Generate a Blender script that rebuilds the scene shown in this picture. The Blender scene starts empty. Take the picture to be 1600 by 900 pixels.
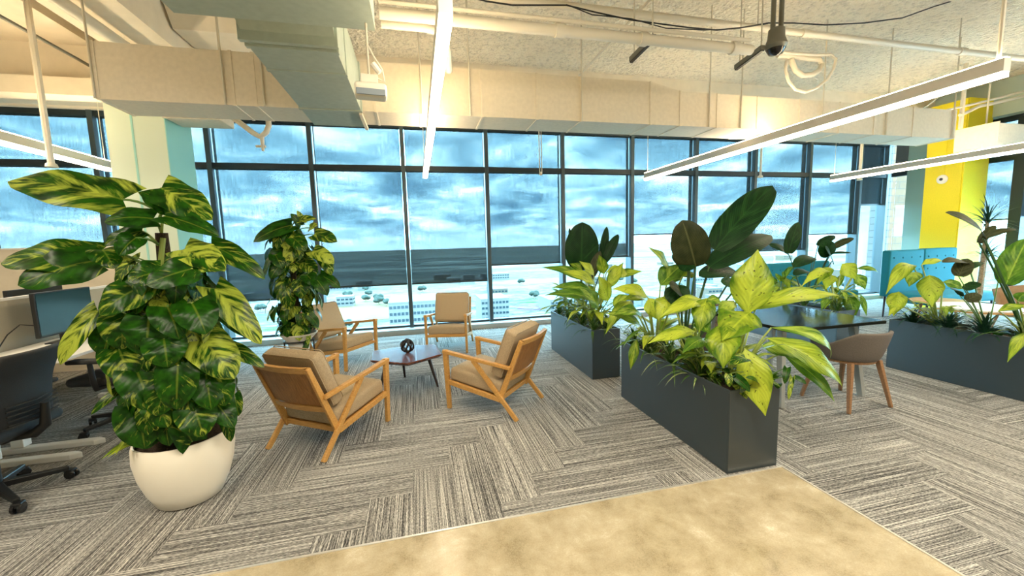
import bpy, math, random
from mathutils import Vector, Matrix
R = math.radians
V = Vector
sc = bpy.context.scene
col = sc.collection
rng = random.Random(7)

# ------------------------------------------------------------------ camera
YAW, PITCH, ROLL, FPX, EYE = R(13.2633), R(6.2838), R(1.59623), 623.82, 1.5
fw = V((math.sin(YAW)*math.cos(PITCH), math.cos(YAW)*math.cos(PITCH), -math.sin(PITCH)))
r0 = V((math.cos(YAW), -math.sin(YAW), 0)); d0 = fw.cross(r0)
RT = math.cos(ROLL)*r0 + math.sin(ROLL)*d0
DN = -math.sin(ROLL)*r0 + math.cos(ROLL)*d0
CAM = V((0, 0, EYE))
cam_d = bpy.data.cameras.new('camera'); cam = bpy.data.objects.new('camera', cam_d); col.objects.link(cam)
cam_d.sensor_fit = 'HORIZONTAL'; cam_d.sensor_width = 36; cam_d.lens = 36*FPX/1600
cam_d.clip_start = 0.02; cam_d.clip_end = 20000
mw = Matrix((RT, -DN, -fw)).transposed().to_4x4(); mw.translation = CAM
cam.matrix_world = mw; sc.camera = cam

def ray(x, y): return RT*((x-800)/FPX) + DN*((y-450)/FPX) + fw
def at(x, y, Y):
    d = ray(x, y); return CAM + d*(Y/d.y)
def atx(x, y, X):
    d = ray(x, y); return CAM + d*(X/d.x)

# ------------------------------------------------------------------ view, world, large lights
sc.view_settings.view_transform = 'Standard'; sc.view_settings.look = 'None'
sc.view_settings.exposure = 0.0; sc.view_settings.gamma = 1.0; sc.view_settings.use_curve_mapping = False
SKY = 4.2          # world strength
FIX_DOWN, FIX_UP = 32.0, 66.0
FILL_W = 190.0     # each unseen fill light added above and behind the camera

w = bpy.data.worlds.new('sky'); sc.world = w; w.use_nodes = True
nt = w.node_tree; nt.nodes.clear()
def N(nt, t, **k):
    n = nt.nodes.new(t)
    for a, b in k.items():
        if a.startswith('i_'):
            key = a[2:]; key = int(key) if key.isdigit() else key
            n.inputs[key].default_value = b
        else: setattr(n, a, b)
    return n
def ramp(nt, stops, interp='LINEAR'):
    n = nt.nodes.new('ShaderNodeValToRGB'); cr = n.color_ramp; cr.interpolation = interp
    while len(cr.elements) > 1: cr.elements.remove(cr.elements[-1])
    for i, (p, c) in enumerate(stops):
        e = cr.elements[0] if i == 0 else cr.elements.new(p)
        e.position = p; e.color = (c[0], c[1], c[2], 1) if hasattr(c, '__len__') else (c, c, c, 1)
    return n
def math_n(nt, op, a=None, b=None, c=None):
    n = nt.nodes.new('ShaderNodeMath'); n.operation = op
    for i, v in enumerate((a, b, c)):
        if v is None: continue
        if isinstance(v, (int, float)): n.inputs[i].default_value = v
        else: nt.links.new(v, n.inputs[i])
    return n.outputs[0]
L = nt.links.new
tc = N(nt, 'ShaderNodeTexCoord'); sp = N(nt, 'ShaderNodeSeparateXYZ'); L(tc.outputs['Generated'], sp.inputs[0])
den = math_n(nt, 'ADD', math_n(nt, 'MAXIMUM', sp.outputs[2], 0.0), 0.16)
cx = math_n(nt, 'DIVIDE', sp.outputs[0], den); cy = math_n(nt, 'DIVIDE', sp.outputs[1], den)
cb = N(nt, 'ShaderNodeCombineXYZ'); L(cx, cb.inputs[0]); L(cy, cb.inputs[1])
no = N(nt, 'ShaderNodeTexNoise', i_Scale=1.7, i_Detail=7.0, i_Roughness=0.58, i_Distortion=0.5); L(cb.outputs[0], no.inputs['Vector'])
cr = ramp(nt, [(0.34, (0.60, 1.60, 2.5)), (0.46, (1.35, 3.1, 4.3)), (0.55, (2.4, 4.6, 5.8)), (0.66, (6.3, 8.0, 8.6))])
L(no.outputs['Fac'], cr.inputs[0])
lowr = ramp(nt, [(0.0, 0.8), (0.06, 0.0)]); L(math_n(nt, 'ABSOLUTE', sp.outputs[2]), lowr.inputs[0])
mx = N(nt, 'ShaderNodeMix', data_type='RGBA'); L(lowr.outputs[0], mx.inputs[0]); L(cr.outputs[0], mx.inputs[6]); mx.inputs[7].default_value = (2.8, 5.0, 6.6, 1)
bg = N(nt, 'ShaderNodeBackground', i_Strength=SKY); L(mx.outputs[2], bg.inputs[0])
wo = N(nt, 'ShaderNodeOutputWorld'); L(bg.outputs[0], wo.inputs[0])

def lamp(name, loc, sx, sy, power, colr, rot=(0, 0, 0)):
    d = bpy.data.lights.new(name, 'AREA'); d.shape = 'RECTANGLE'; d.size = sx; d.size_y = sy
    d.energy = power; d.color = colr
    o = bpy.data.objects.new(name, d); o.location = loc; o.rotation_euler = rot; col.objects.link(o); return o
WARM = (1.0, 0.76, 0.45)
for i, (x, y) in enumerate([(-3.6, 0.2), (0.9, -0.2), (4.8, -0.2), (8.2, -1.0)]):  # added fill lights, out of view, placed overhead for stronger shading
    lamp('fill_light', (x, y, 3.6), 1.0, 2.4, FILL_W, (1.0, 0.88, 0.68))

# ------------------------------------------------------------------ mesh helpers
class MB:
    def __init__(s): s.v = []; s.f = []; s.uv = []; s.u2 = []; s.hasuv = False
    def quadbox(s, c):            # 8 corners: bottom 4 ccw, top 4 ccw
        b = len(s.v); s.v += [tuple(p) for p in c]
        for q in ((3,2,1,0),(4,5,6,7),(0,1,5,4),(1,2,6,5),(2,3,7,6),(3,0,4,7)): s.f.append(tuple(b+i for i in q))
        return s
    def box(s, x0, x1, y0, y1, z0, z1):
        return s.quadbox([(x0,y0,z0),(x1,y0,z0),(x1,y1,z0),(x0,y1,z0),(x0,y0,z1),(x1,y0,z1),(x1,y1,z1),(x0,y1,z1)])
    def beam(s, p0, p1, w0, h0, w1=None, h1=None, side=None):
        p0, p1 = V(p0), V(p1); a = (p1-p0).normalized()
        sd = V(side) if side else (V((1,0,0)) if abs(a.x) < 0.9 else V((0,1,0)))
        sd = (sd - a*sd.dot(a)).normalized(); up = a.cross(sd)
        w1 = w0 if w1 is None else w1; h1 = h0 if h1 is None else h1
        c = []
        for p, w_, h_ in ((p0, w0, h0), (p1, w1, h1)):
            c += [p-sd*w_/2-up*h_/2, p+sd*w_/2-up*h_/2, p+sd*w_/2+up*h_/2, p-sd*w_/2+up*h_/2]
        return s.quadbox(c)
    def tube(s, pts, r, n=8, caps=True):
        pts = [V(p) for p in pts]; rs = r if hasattr(r, '__len__') else [r]*len(pts)
        b = len(s.v); prev = None
        for i, p in enumerate(pts):
            t = (pts[min(i+1, len(pts)-1)] - pts[max(i-1, 0)])
            t = t.normalized() if t.length > 1e-9 else V((0,0,1))
            if prev is None:
                prev = t.orthogonal().normalized()
            prev = (prev - t*prev.dot(t)).normalized(); q = t.cross(prev)
            for k in range(n):
                a = 2*math.pi*k/n; s.v.append(tuple(p + (prev*math.cos(a)+q*math.sin(a))*rs[i]))
        for i in range(len(pts)-1):
            for k in range(n):
                k2 = (k+1) % n; s.f.append((b+i*n+k, b+i*n+k2, b+(i+1)*n+k2, b+(i+1)*n+k))
        if caps:
            s.f.append(tuple(b+k for k in reversed(range(n)))); e = b+(len(pts)-1)*n; s.f.append(tuple(e+k for k in range(n)))
        return s
    def lathe(s, prof, c=(0,0,0), n=32, axis='z', cap0=True, cap1=True):
        b = len(s.v); m = len(prof)
        for (r, z) in prof:
            for k in range(n):
                a = 2*math.pi*k/n
                p = (r*math.cos(a), r*math.sin(a), z)
                if axis == 'x': p = (z, r*math.cos(a), r*math.sin(a))
                if axis == 'y': p = (r*math.sin(a), z, r*math.cos(a))
                s.v.append((c[0]+p[0], c[1]+p[1], c[2]+p[2]))
        for i in range(m-1):
            for k in range(n):
                k2 = (k+1) % n; s.f.append((b+i*n+k, b+i*n+k2, b+(i+1)*n+k2, b+(i+1)*n+k))
        if cap0 and prof[0][0] > 1e-5: s.f.append(tuple(b+k for k in reversed(range(n))))
        if cap1 and prof[-1][0] > 1e-5: s.f.append(tuple(b+(m-1)*n+k for k in range(n)))
        return s
    def prism(s, pts, z0, z1):    # polygon (ccw) extruded
        b = len(s.v); n = len(pts)
        s.v += [(p[0], p[1], z0) for p in pts] + [(p[0], p[1], z1) for p in pts]
        s.f.append(tuple(b+k for k in reversed(range(n)))); s.f.append(tuple(b+n+k for k in range(n)))
        for k in range(n): s.f.append((b+k, b+(k+1) % n, b+n+(k+1) % n, b+n+k))
        return s
    def grid(s, rows):            # list of equal-length rows of points
        b = len(s.v); m = len(rows[0])
        for r_ in rows: s.v += [tuple(p) for p in r_]
        for i in range(len(rows)-1):
            for k in range(m-1): s.f.append((b+i*m+k, b+i*m+k+1, b+(i+1)*m+k+1, b+(i+1)*m+k))
        return s
    # ---- a leaf blade from its base B to its tip T
    def leaf(s, B, T, wid, shape='heart', hint=None, arch=0.12, fold=0.15, wave=0.0, rnd=None, nu=10, m=3):
        s.hasuv = True
        B, T = V(B), V(T); ax = T-B; Ln = ax.length; ax = ax/Ln
        if hint is None: hint = (CAM-B).normalized()*0.8 + V((0,0,0.6))
        sd = ax.cross(hint)
        if sd.length < 1e-3: sd = ax.orthogonal()
        sd.normalize(); nn = sd.cross(ax)
        rnd = rng.random() if rnd is None else rnd
        ph = rng.random()*6.28
        ctl = (B+T)/2 + nn*arch*Ln*2
        b = len(s.v); W = 2*m+1
        for i in range(nu+1):
            t = i/nu
            c = B*(1-t)**2 + ctl*2*t*(1-t) + T*t*t
            if shape == 'heart': pr = 1.52*(max(1-t, 0.0)**0.62)*((t+0.10)**0.30) if t < 1 else 0.0
            elif shape == 'ellip': pr = math.sin(math.pi*min(t**0.78, 1))**1.12
            elif shape == 'paddle': pr = min(1, math.sin(math.pi*min(1, 0.06+0.94*t**0.9))**0.5*1.02)
            elif shape == 'lance': pr = math.sin(math.pi*(0.04+0.96*t)**0.7)**1.0
            else: pr = (1-t)**0.6*(0.45+min(t*4, 1)*0.55)
            if t >= 1: pr = 0.02
            pr = max(pr, 0.02)
            for j in range(-m, m+1):
                q = j/m; off = q*wid/2*pr
                p = c + sd*off
                p = p + nn*(abs(q)*wid*0.5*pr*fold*2 - (q*q)*wid*0.10*pr)
                if wave: p = p + nn*(math.sin(t*11+ph+(1.7 if j > 0 else 0))*wave*wid*abs(q)**1.5*pr)
                if shape == 'heart': p = p - ax*(0.15*Ln*abs(q)*(1-t)**4)
                s.v.append(tuple(p))
        for i in range(nu):
            for k in range(W-1):
                s.f.append((b+i*W+k, b+i*W+k+1, b+(i+1)*W+k+1, b+(i+1)*W+k))
                for (ii, kk) in ((i,k),(i,k+1),(i+1,k+1),(i+1,k)):
                    s.uv.append((kk/(W-1), ii/nu)); s.u2.append((rnd, Ln))
        return s
    def build(s, name, mat, parent=None, smooth=True, bevel=0, auto=40):
        me = bpy.data.meshes.new(name); me.from_pydata(s.v, [], s.f)
        if s.hasuv:
            u = me.uv_layers.new(name='UVMap'); u2 = me.uv_layers.new(name='rnd')
            u.data.foreach_set('uv', [c for p in s.uv for c in p]); u2.data.foreach_set('uv', [c for p in s.u2 for c in p])
        me.materials.append(mat)
        if smooth: me.polygons.foreach_set('use_smooth', [True]*len(me.polygons))
        me.update()
        if smooth and not s.hasuv: me.set_sharp_from_angle(angle=R(auto))
        o = bpy.data.objects.new(name, me); col.objects.link(o)
        if parent is not None: o.parent = parent
        if bevel:
            bm = o.modifiers.new('edge', 'BEVEL'); bm.width = bevel; bm.segments = 2; bm.limit_method = 'ANGLE'; bm.angle_limit = R(35)
            bm.harden_normals = False
        return o
def rbox(x0, x1, y0, y1, z0, z1, r=0.03, puff=0.0, n=5):
    """a cushion-like box with rounded edges, as a mesh grid on a superellipsoid"""
    mb = MB(); cxx, cyy, czz = (x0+x1)/2, (y0+y1)/2, (z0+z1)/2; hx, hy, hz = (x1-x0)/2, (y1-y0)/2, (z1-z0)/2
    def rp(p):
        q = V(p); inner = V((max(-hx+r, min(hx-r, q.x)), max(-hy+r, min(hy-r, q.y)), max(-hz+r, min(hz-r, q.z))))
        d = q-inner
        o = inner + d.normalized()*r if d.length > 1e-9 else q
        k = (1-(o.x/hx)**2)*(1-(o.y/hy)**2) if abs(abs(o.z)-hz) < 0.5*hz else 0
        o.z += puff*max(k, 0)*(1 if o.z > 0 else -0.3)
        return (o.x+cxx, o.y+cyy, o.z+czz)
    def ticks(h):
        t = [-h, -h+r*0.3, -h+r*0.62, -h+r]; mid = [(-h+r)+(2*h-2*r)*k/n for k in range(1, n)]
        return t+mid+[h-r, h-r*0.62, h-r*0.3, h]
    tx, ty, tz = ticks(hx), ticks(hy), ticks(hz)
    mb.grid([[rp((x, y, hz)) for x in tx] for y in ty]); mb.grid([[rp((x, y, -hz)) for x in reversed(tx)] for y in ty])
    mb.grid([[rp((x, -hy, z)) for x in tx] for z in tz]); mb.grid([[rp((x, hy, z)) for x in reversed(tx)] for z in tz])
    mb.grid([[rp((hx, y, z)) for y in ty] for z in tz]); mb.grid([[rp((-hx, y, z)) for y in reversed(ty)] for z in tz])
    # weld
    idx = {}; nv = []; mp = []
    for p in mb.v:
        k = (round(p[0], 5), round(p[1], 5), round(p[2], 5))
        if k not in idx: idx[k] = len(nv); nv.append(p)
        mp.append(idx[k])
    mb.v = nv; mb.f = [tuple(dict.fromkeys(mp[i] for i in f)) for f in mb.f]; mb.f = [f for f in mb.f if len(f) > 2]
    return mb
def tag(o, label=None, cat=None, group=None, kind=None):
    if label: o['label'] = label
    if cat: o['category'] = cat
    if group: o['group'] = group
    if kind: o['kind'] = kind
    return o
def empty(name, loc, rz=0, label=None, cat=None, group=None):
    o = bpy.data.objects.new(name, None); col.objects.link(o); o.location = loc; o.rotation_euler = (0, 0, rz)
    o.empty_display_size = 0.1
    return tag(o, label, cat, group)
def struct(o): o['kind'] = 'structure'; return o
def children(o): return [c for c in bpy.data.objects if c.parent == o]
def copy_tree(o, parent=None):
    c = o.copy(); col.objects.link(c)
    if parent is not None: c.parent = parent
    for ch in children(o): copy_tree(ch, c)
    return c

# ------------------------------------------------------------------ materials
def mat(name, colr, rough=0.5, metal=0.0, noise=0.0, nscale=40, bump=0.0, bscale=200, spec=0.5, coat=0.0):
    m = bpy.data.materials.new(name); m.use_nodes = True; t = m.node_tree
    p = t.nodes['Principled BSDF']; p.inputs['Base Color'].default_value = (*colr, 1)
    p.inputs['Roughness'].default_value = rough; p.inputs['Metallic'].default_value = metal
    p.inputs['Specular IOR Level'].default_value = spec; p.inputs['Coat Weight'].default_value = coat
    c = N(t, 'ShaderNodeTexCoord')
    if noise:
        n = N(t, 'ShaderNodeTexNoise', i_Scale=nscale, i_Detail=4.0); t.links.new(c.outputs['Object'], n.inputs['Vector'])
        r_ = ramp(t, [(0.3, tuple(x*(1-noise) for x in colr)), (0.7, tuple(min(1, x*(1+noise)) for x in colr))])
        t.links.new(n.outputs['Fac'], r_.inputs[0]); t.links.new(r_.outputs[0], p.inputs['Base Color'])
    if bump:
        n2 = N(t, 'ShaderNodeTexNoise', i_Scale=bscale, i_Detail=3.0); t.links.new(c.outputs['Object'], n2.inputs['Vector'])
        b = N(t, 'ShaderNodeBump', i_Strength=bump, i_Distance=0.01); t.links.new(n2.outputs['Fac'], b.inputs['Height'])
        t.links.new(b.outputs[0], p.inputs['Normal'])
    return m
def emit(name, colr, s):
    m = bpy.data.materials.new(name); m.use_nodes = True; t = m.node_tree; t.nodes.clear()
    e = N(t, 'ShaderNodeEmission', i_Strength=s); e.inputs[0].default_value = (*colr, 1)
    o = N(t, 'ShaderNodeOutputMaterial'); t.links.new(e.outputs[0], o.inputs[0]); return m
def wood(name, dark, light, rough=0.4, scale=9.0, axis=(1, 12, 12), coat=0.0):
    m = bpy.data.materials.new(name); m.use_nodes = True; t = m.node_tree; p = t.nodes['Principled BSDF']
    c = N(t, 'ShaderNodeTexCoord'); mp = N(t, 'ShaderNodeMapping'); mp.inputs['Scale'].default_value = axis
    n = N(t, 'ShaderNodeTexNoise', i_Scale=scale, i_Detail=6.0, i_Distortion=1.2)
    t.links.new(c.outputs['Object'], mp.inputs[0]); t.links.new(mp.outputs[0], n.inputs['Vector'])
    r_ = ramp(t, [(0.3, dark), (0.65, light)]); t.links.new(n.outputs['Fac'], r_.inputs[0]); t.links.new(r_.outputs[0], p.inputs['Base Color'])
    p.inputs['Roughness'].default_value = rough; p.inputs['Coat Weight'].default_value = coat
    return m

def carpet_mat():
    m = bpy.data.materials.new('carpet_planks'); m.use_nodes = True; t = m.node_tree; p = t.nodes['Principled BSDF']; l = t.links.new
    Wd = 0.25
    g = N(t, 'ShaderNodeNewGeometry'); s = N(t, 'ShaderNodeSeparateXYZ'); l(g.outputs['Position'], s.inputs[0])
    x = math_n(t, 'ADD', s.outputs[0], 0.10); y = math_n(t, 'ADD', s.outputs[1], -2.64)
    i = math_n(t, 'FLOOR', math_n(t, 'DIVIDE', x, Wd)); j = math_n(t, 'FLOOR', math_n(t, 'DIVIDE', y, Wd))
    dij = math_n(t, 'ADD', math_n(t, 'SUBTRACT', i, j), 803.0)
    k = math_n(t, 'MODULO', dij, 8.0)
    vert = math_n(t, 'GREATER_THAN', k, 3.5)
    blk = math_n(t, 'FLOOR', math_n(t, 'DIVIDE', dij, 8.0))
    def mixf(a, b):
        n = N(t, 'ShaderNodeMix', data_type='FLOAT'); l(vert, n.inputs[0]); l(a, n.inputs[2]); l(b, n.inputs[3]); return n.outputs[0]
    along = mixf(x, y); perp = mixf(y, x)
    pid = math_n(t, 'ADD', math_n(t, 'MULTIPLY', mixf(j, i), 3.71), math_n(t, 'MULTIPLY', blk, 7.13))
    c = N(t, 'ShaderNodeCombineXYZ'); l(math_n(t, 'MULTIPLY', along, 1.3), c.inputs[0]); l(math_n(t, 'MULTIPLY', perp, 185.0), c.inputs[1]); l(pid, c.inputs[2])
    n1 = N(t, 'ShaderNodeTexNoise', i_Scale=1.0, i_Detail=1.5, i_Roughness=0.6); l(c.outputs[0], n1.inputs['Vector'])
    c2 = N(t, 'ShaderNodeCombineXYZ'); l(math_n(t, 'MULTIPLY', along, 60.0), c2.inputs[0]); l(math_n(t, 'MULTIPLY', perp, 330.0), c2.inputs[1]); l(pid, c2.inputs[2])
    n2 = N(t, 'ShaderNodeTexNoise', i_Scale=1.0, i_Detail=1.0); l(c2.outputs[0], n2.inputs['Vector'])
    h = math_n(t, 'ADD', math_n(t, 'MULTIPLY', n1.outputs['Fac'], 0.60), math_n(t, 'MULTIPLY', n2.outputs['Fac'], 0.40))
    wn = N(t, 'ShaderNodeTexWhiteNoise', noise_dimensions='1D'); l(pid, wn.inputs['W'])
    h = math_n(t, 'ADD', h, math_n(t, 'MULTIPLY', math_n(t, 'SUBTRACT', wn.outputs['Value'], 0.5), 0.03))
    r_ = ramp(t, [(0.37, (0.030, 0.029, 0.029)), (0.46, (0.14, 0.137, 0.130)), (0.54, (0.30, 0.292, 0.270)), (0.65, (0.62, 0.60, 0.55))])
    l(h, r_.inputs[0]); l(r_.outputs[0], p.inputs['Base Color'])
    p.inputs['Roughness'].default_value = 0.95; p.inputs['Specular IOR Level'].default_value = 0.15
    b = N(t, 'ShaderNodeBump', i_Strength=0.5, i_Distance=0.006); l(h, b.inputs['Height']); l(b.outputs[0], p.inputs['Normal'])
    return m
def concrete_mat():
    m = bpy.data.materials.new('polished_concrete'); m.use_nodes = True; t = m.node_tree; p = t.nodes['Principled BSDF']; l = t.links.new
    g = N(t, 'ShaderNodeNewGeometry')
    n1 = N(t, 'ShaderNodeTexNoise', i_Scale=4.2, i_Detail=9.0, i_Roughness=0.68, i_Distortion=0.2); l(g.outputs['Position'], n1.inputs['Vector'])
    n2 = N(t, 'ShaderNodeTexNoise', i_Scale=140.0, i_Detail=2.0); l(g.outputs['Position'], n2.inputs['Vector'])
    h = math_n(t, 'ADD', math_n(t, 'MULTIPLY', n1.outputs['Fac'], 0.8), math_n(t, 'MULTIPLY', n2.outputs['Fac'], 0.2))
    r_ = ramp(t, [(0.30, (0.20, 0.16, 0.09)), (0.45, (0.36, 0.30, 0.19)), (0.57, (0.45, 0.385, 0.26)), (0.72, (0.62, 0.56, 0.43))])
    l(h, r_.inputs[0]); l(r_.outputs[0], p.inputs['Base Color'])
    rr = ramp(t, [(0.3, 0.15), (0.7, 0.28)]); l(n1.outputs['Fac'], rr.inputs[0]); l(rr.outputs[0], p.inputs['Roughness'])
    return m
def spray_mat(name, colr, strength):
    m = bpy.data.materials.new(name); m.use_nodes = True; t = m.node_tree; p = t.nodes['Principled BSDF']; l = t.links.new
    g = N(t, 'ShaderNodeNewGeometry')
    n1 = N(t, 'ShaderNodeTexNoise', i_Scale=17.0, i_Detail=5.0, i_Roughness=0.6); l(g.outputs['Position'], n1.inputs['Vector'])
    vo = N(t, 'ShaderNodeTexVoronoi', i_Scale=26.0); l(g.outputs['Position'], vo.inputs['Vector'])
    h = math_n(t, 'ADD', n1.outputs['Fac'], math_n(t, 'MULTIPLY', vo.outputs['Distance'], 0.35))
    b = N(t, 'ShaderNodeBump', i_Strength=strength, i_Distance=0.13); l(h, b.inputs['Height']); l(b.outputs[0], p.inputs['Normal'])
    r_ = ramp(t, [(0.36, tuple(c*0.80 for c in colr)), (0.5, colr)]); l(n1.outputs['Fac'], r_.inputs[0]); l(r_.outputs[0], p.inputs['Base Color'])
    p.inputs['Roughness'].default_value = 0.95
    return m
def shade_mat(name, openness, colr):
    m = bpy.data.materials.new(name); m.use_nodes = True; t = m.node_tree; t.nodes.clear(); l = t.links.new
    g = N(t, 'ShaderNodeNewGeometry'); s = N(t, 'ShaderNodeSeparateXYZ'); l(g.outputs['Position'], s.inputs[0])
    xy = math_n(t, 'ADD', s.outputs[0], s.outputs[1])
    c1 = N(t, 'ShaderNodeCombineXYZ'); l(math_n(t, 'MULTIPLY', xy, 110.0), c1.inputs[0]); l(math_n(t, 'MULTIPLY', s.outputs[2], 4.0), c1.inputs[1])
    c2 = N(t, 'ShaderNodeCombineXYZ'); l(math_n(t, 'MULTIPLY', xy, 60.0), c2.inputs[0]); l(math_n(t, 'MULTIPLY', s.outputs[2], 60.0), c2.inputs[1])
    n1 = N(t, 'ShaderNodeTexNoise', i_Scale=1.0, i_Detail=2.0); l(c1.outputs[0], n1.inputs['Vector'])
    n2 = N(t, 'ShaderNodeTexNoise', i_Scale=1.0, i_Detail=2.0); l(c2.outputs[0], n2.inputs['Vector'])
    f = math_n(t, 'ADD', math_n(t, 'MULTIPLY', n1.outputs['Fac'], 0.6), math_n(t, 'MULTIPLY', n2.outputs['Fac'], 0.4))
    r_ = ramp(t, [(0.35, openness*0.88), (0.65, openness*1.12)]); l(f, r_.inputs[0])
    tr = N(t, 'ShaderNodeBsdfTransparent'); l(r_.outputs[0], tr.inputs[0])
    df = N(t, 'ShaderNodeBsdfDiffuse'); df.inputs[0].default_value = (*colr, 1)
    mx_ = N(t, 'ShaderNodeAddShader'); l(tr.outputs[0], mx_.inputs[0]); l(df.outputs[0], mx_.inputs[1])
    o = N(t, 'ShaderNodeOutputMaterial'); l(mx_.outputs[0], o.inputs[0]); return m
def glass_mat(tint=(0.93, 0.97, 0.97)):
    m = bpy.data.materials.new('window_glass'); m.use_nodes = True; t = m.node_tree; t.nodes.clear(); l = t.links.new
    tr = N(t, 'ShaderNodeBsdfTransparent'); tr.inputs[0].default_value = (*tint, 1)
    gl = N(t, 'ShaderNodeBsdfGlossy'); gl.inputs['Roughness'].default_value = 0.02
    lw = N(t, 'ShaderNodeLayerWeight'); fac = math_n(t, 'MULTIPLY_ADD', math_n(t, 'POWER', lw.outputs['Facing'], 5.0), 0.9, 0.03)
    mx_ = N(t, 'ShaderNodeMixShader'); l(fac, mx_.inputs[0]); l(tr.outputs[0], mx_.inputs[1]); l(gl.outputs[0], mx_.inputs[2])
    o = N(t, 'ShaderNodeOutputMaterial'); l(mx_.outputs[0], o.inputs[0]); return m
def leaf_mat(name, base, mid, var, lo, hi, veins, spots=0.0, rough=0.32, trans=0.22, pale_rib=0.5, freq=10.0, vamp=0.22, spec=0.35, bmp=0.2, edge=0.0):
    """leaf blade colour from its own UV: streaks of variegation along the side veins, a pale midrib, dark specks"""
    m = bpy.data.materials.new(name); m.use_nodes = True; t = m.node_tree; p = t.nodes['Principled BSDF']; l = t.links.new
    uv = N(t, 'ShaderNodeUVMap', uv_map='UVMap'); u2 = N(t, 'ShaderNodeUVMap', uv_map='rnd')
    s = N(t, 'ShaderNodeSeparateXYZ'); l(uv.outputs[0], s.inputs[0]); s2 = N(t, 'ShaderNodeSeparateXYZ'); l(u2.outputs[0], s2.inputs[0])
    rn = s2.outputs[0]
    a = math_n(t, 'ABSOLUTE', math_n(t, 'SUBTRACT', s.outputs[0], 0.5))           # 0 at midrib .. 0.5 at edge
    vv = math_n(t, 'SUBTRACT', s.outputs[1], math_n(t, 'MULTIPLY', a, 0.75))       # runs along the side veins
    c = N(t, 'ShaderNodeCombineXYZ'); l(math_n(t, 'MULTIPLY', s.outputs[0], 2.2), c.inputs[0]); l(math_n(t, 'MULTIPLY', vv, freq), c.inputs[1]); l(math_n(t, 'MULTIPLY', rn, 37.0), c.inputs[2])
    n1 = N(t, 'ShaderNodeTexNoise', i_Scale=1.0, i_Detail=4.0, i_Roughness=0.6); l(c.outputs[0], n1.inputs['Vector'])
    rj = math_n(t, 'FRACT', math_n(t, 'MULTIPLY', rn, 13.7))
    f = math_n(t, 'ADD', n1.outputs['Fac'], math_n(t, 'MULTIPLY', math_n(t, 'SUBTRACT', rj, 0.5), 0.30))
    f = math_n(t, 'SUBTRACT', f, math_n(t, 'MULTIPLY', math_n(t, 'POWER', math_n(t, 'MULTIPLY', a, 2.0), 3.0), edge))
    rv = ramp(t, [(lo, 0.0), (hi, 1.0)]); l(f, rv.inputs[0])
    c3 = N(t, 'ShaderNodeCombineXYZ'); l(math_n(t, 'MULTIPLY', s.outputs[0], 5.0), c3.inputs[0]); l(math_n(t, 'MULTIPLY', s.outputs[1], 5.0), c3.inputs[1]); l(math_n(t, 'MULTIPLY', rn, 91.0), c3.inputs[2])
    n3 = N(t, 'ShaderNodeTexNoise', i_Scale=1.0, i_Detail=3.0); l(c3.outputs[0], n3.inputs['Vector'])
    rb = ramp(t, [(0.35, base), (0.65, mid)]); l(n3.outputs['Fac'], rb.inputs[0])
    mxc = N(t, 'ShaderNodeMix', data_type='RGBA'); l(rv.outputs[0], mxc.inputs[0]); l(rb.outputs[0], mxc.inputs[6]); mxc.inputs[7].default_value = (*var, 1)
    outc = mxc.outputs[2]
    wv = math_n(t, 'SINE', math_n(t, 'MULTIPLY', vv, veins))
    rvn = ramp(t, [(0.0, 1-vamp), (0.9, 1.0), (1.0, 1+vamp)]); l(math_n(t, 'MULTIPLY_ADD', wv, 0.5, 0.5), rvn.inputs[0])
    mv = N(t, 'ShaderNodeMix', data_type='RGBA', blend_type='MULTIPLY'); mv.inputs[0].default_value = 1.0
    l(outc, mv.inputs[6]); l(rvn.outputs[0], mv.inputs[7]); outc = mv.outputs[2]
    rib = ramp(t, [(0.012, pale_rib), (0.035, 0.0)]); l(a, rib.inputs[0])
    mr = N(t, 'ShaderNodeMix', data_type='RGBA'); l(rib.outputs[0], mr.inputs[0]); l(outc, mr.inputs[6]); mr.inputs[7].default_value = (min(1, var[0]*1.1), min(1, var[1]*1.1), var[2], 1); outc = mr.outputs[2]
    if spots:
        c4 = N(t, 'ShaderNodeCombineXYZ'); l(math_n(t, 'MULTIPLY', s.outputs[0], 9.0), c4.inputs[0]); l(math_n(t, 'MULTIPLY', s.outputs[1], 17.0), c4.inputs[1]); l(math_n(t, 'MULTIPLY', rn, 53.0), c4.inputs[2])
        n4 = N(t, 'ShaderNodeTexNoise', i_Scale=1.0, i_Detail=2.0); l(c4.outputs[0], n4.inputs['Vector'])
        rs = ramp(t, [(0.66, 0.0), (0.71, spots)]); l(n4.outputs['Fac'], rs.inputs[0])
        ms = N(t, 'ShaderNodeMix', data_type='RGBA'); l(rs.outputs[0], ms.inputs[0]); l(outc, ms.inputs[6]); ms.inputs[7].default_value = (0.05, 0.06, 0.008, 1); outc = ms.outputs[2]
    l(outc, p.inputs['Base Color']); p.inputs['Roughness'].default_value = rough; p.inputs['Specular IOR Level'].default_value = spec
    b = N(t, 'ShaderNodeBump', i_Strength=bmp, i_Distance=0.004); l(math_n(t, 'ADD', wv, math_n(t, 'MULTIPLY', n3.outputs['Fac'], 3.0)), b.inputs['Height']); l(b.outputs[0], p.inputs['Normal'])
    tl = N(t, 'ShaderNodeBsdfTranslucent'); l(outc, tl.inputs[0])
    mix = N(t, 'ShaderNodeMixShader'); mix.inputs[0].default_value = trans; l(p.outputs[0], mix.inputs[1]); l(tl.outputs[0], mix.inputs[2])
    l(mix.outputs[0], t.nodes['Material Output'].inputs[0])
    return m

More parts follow.
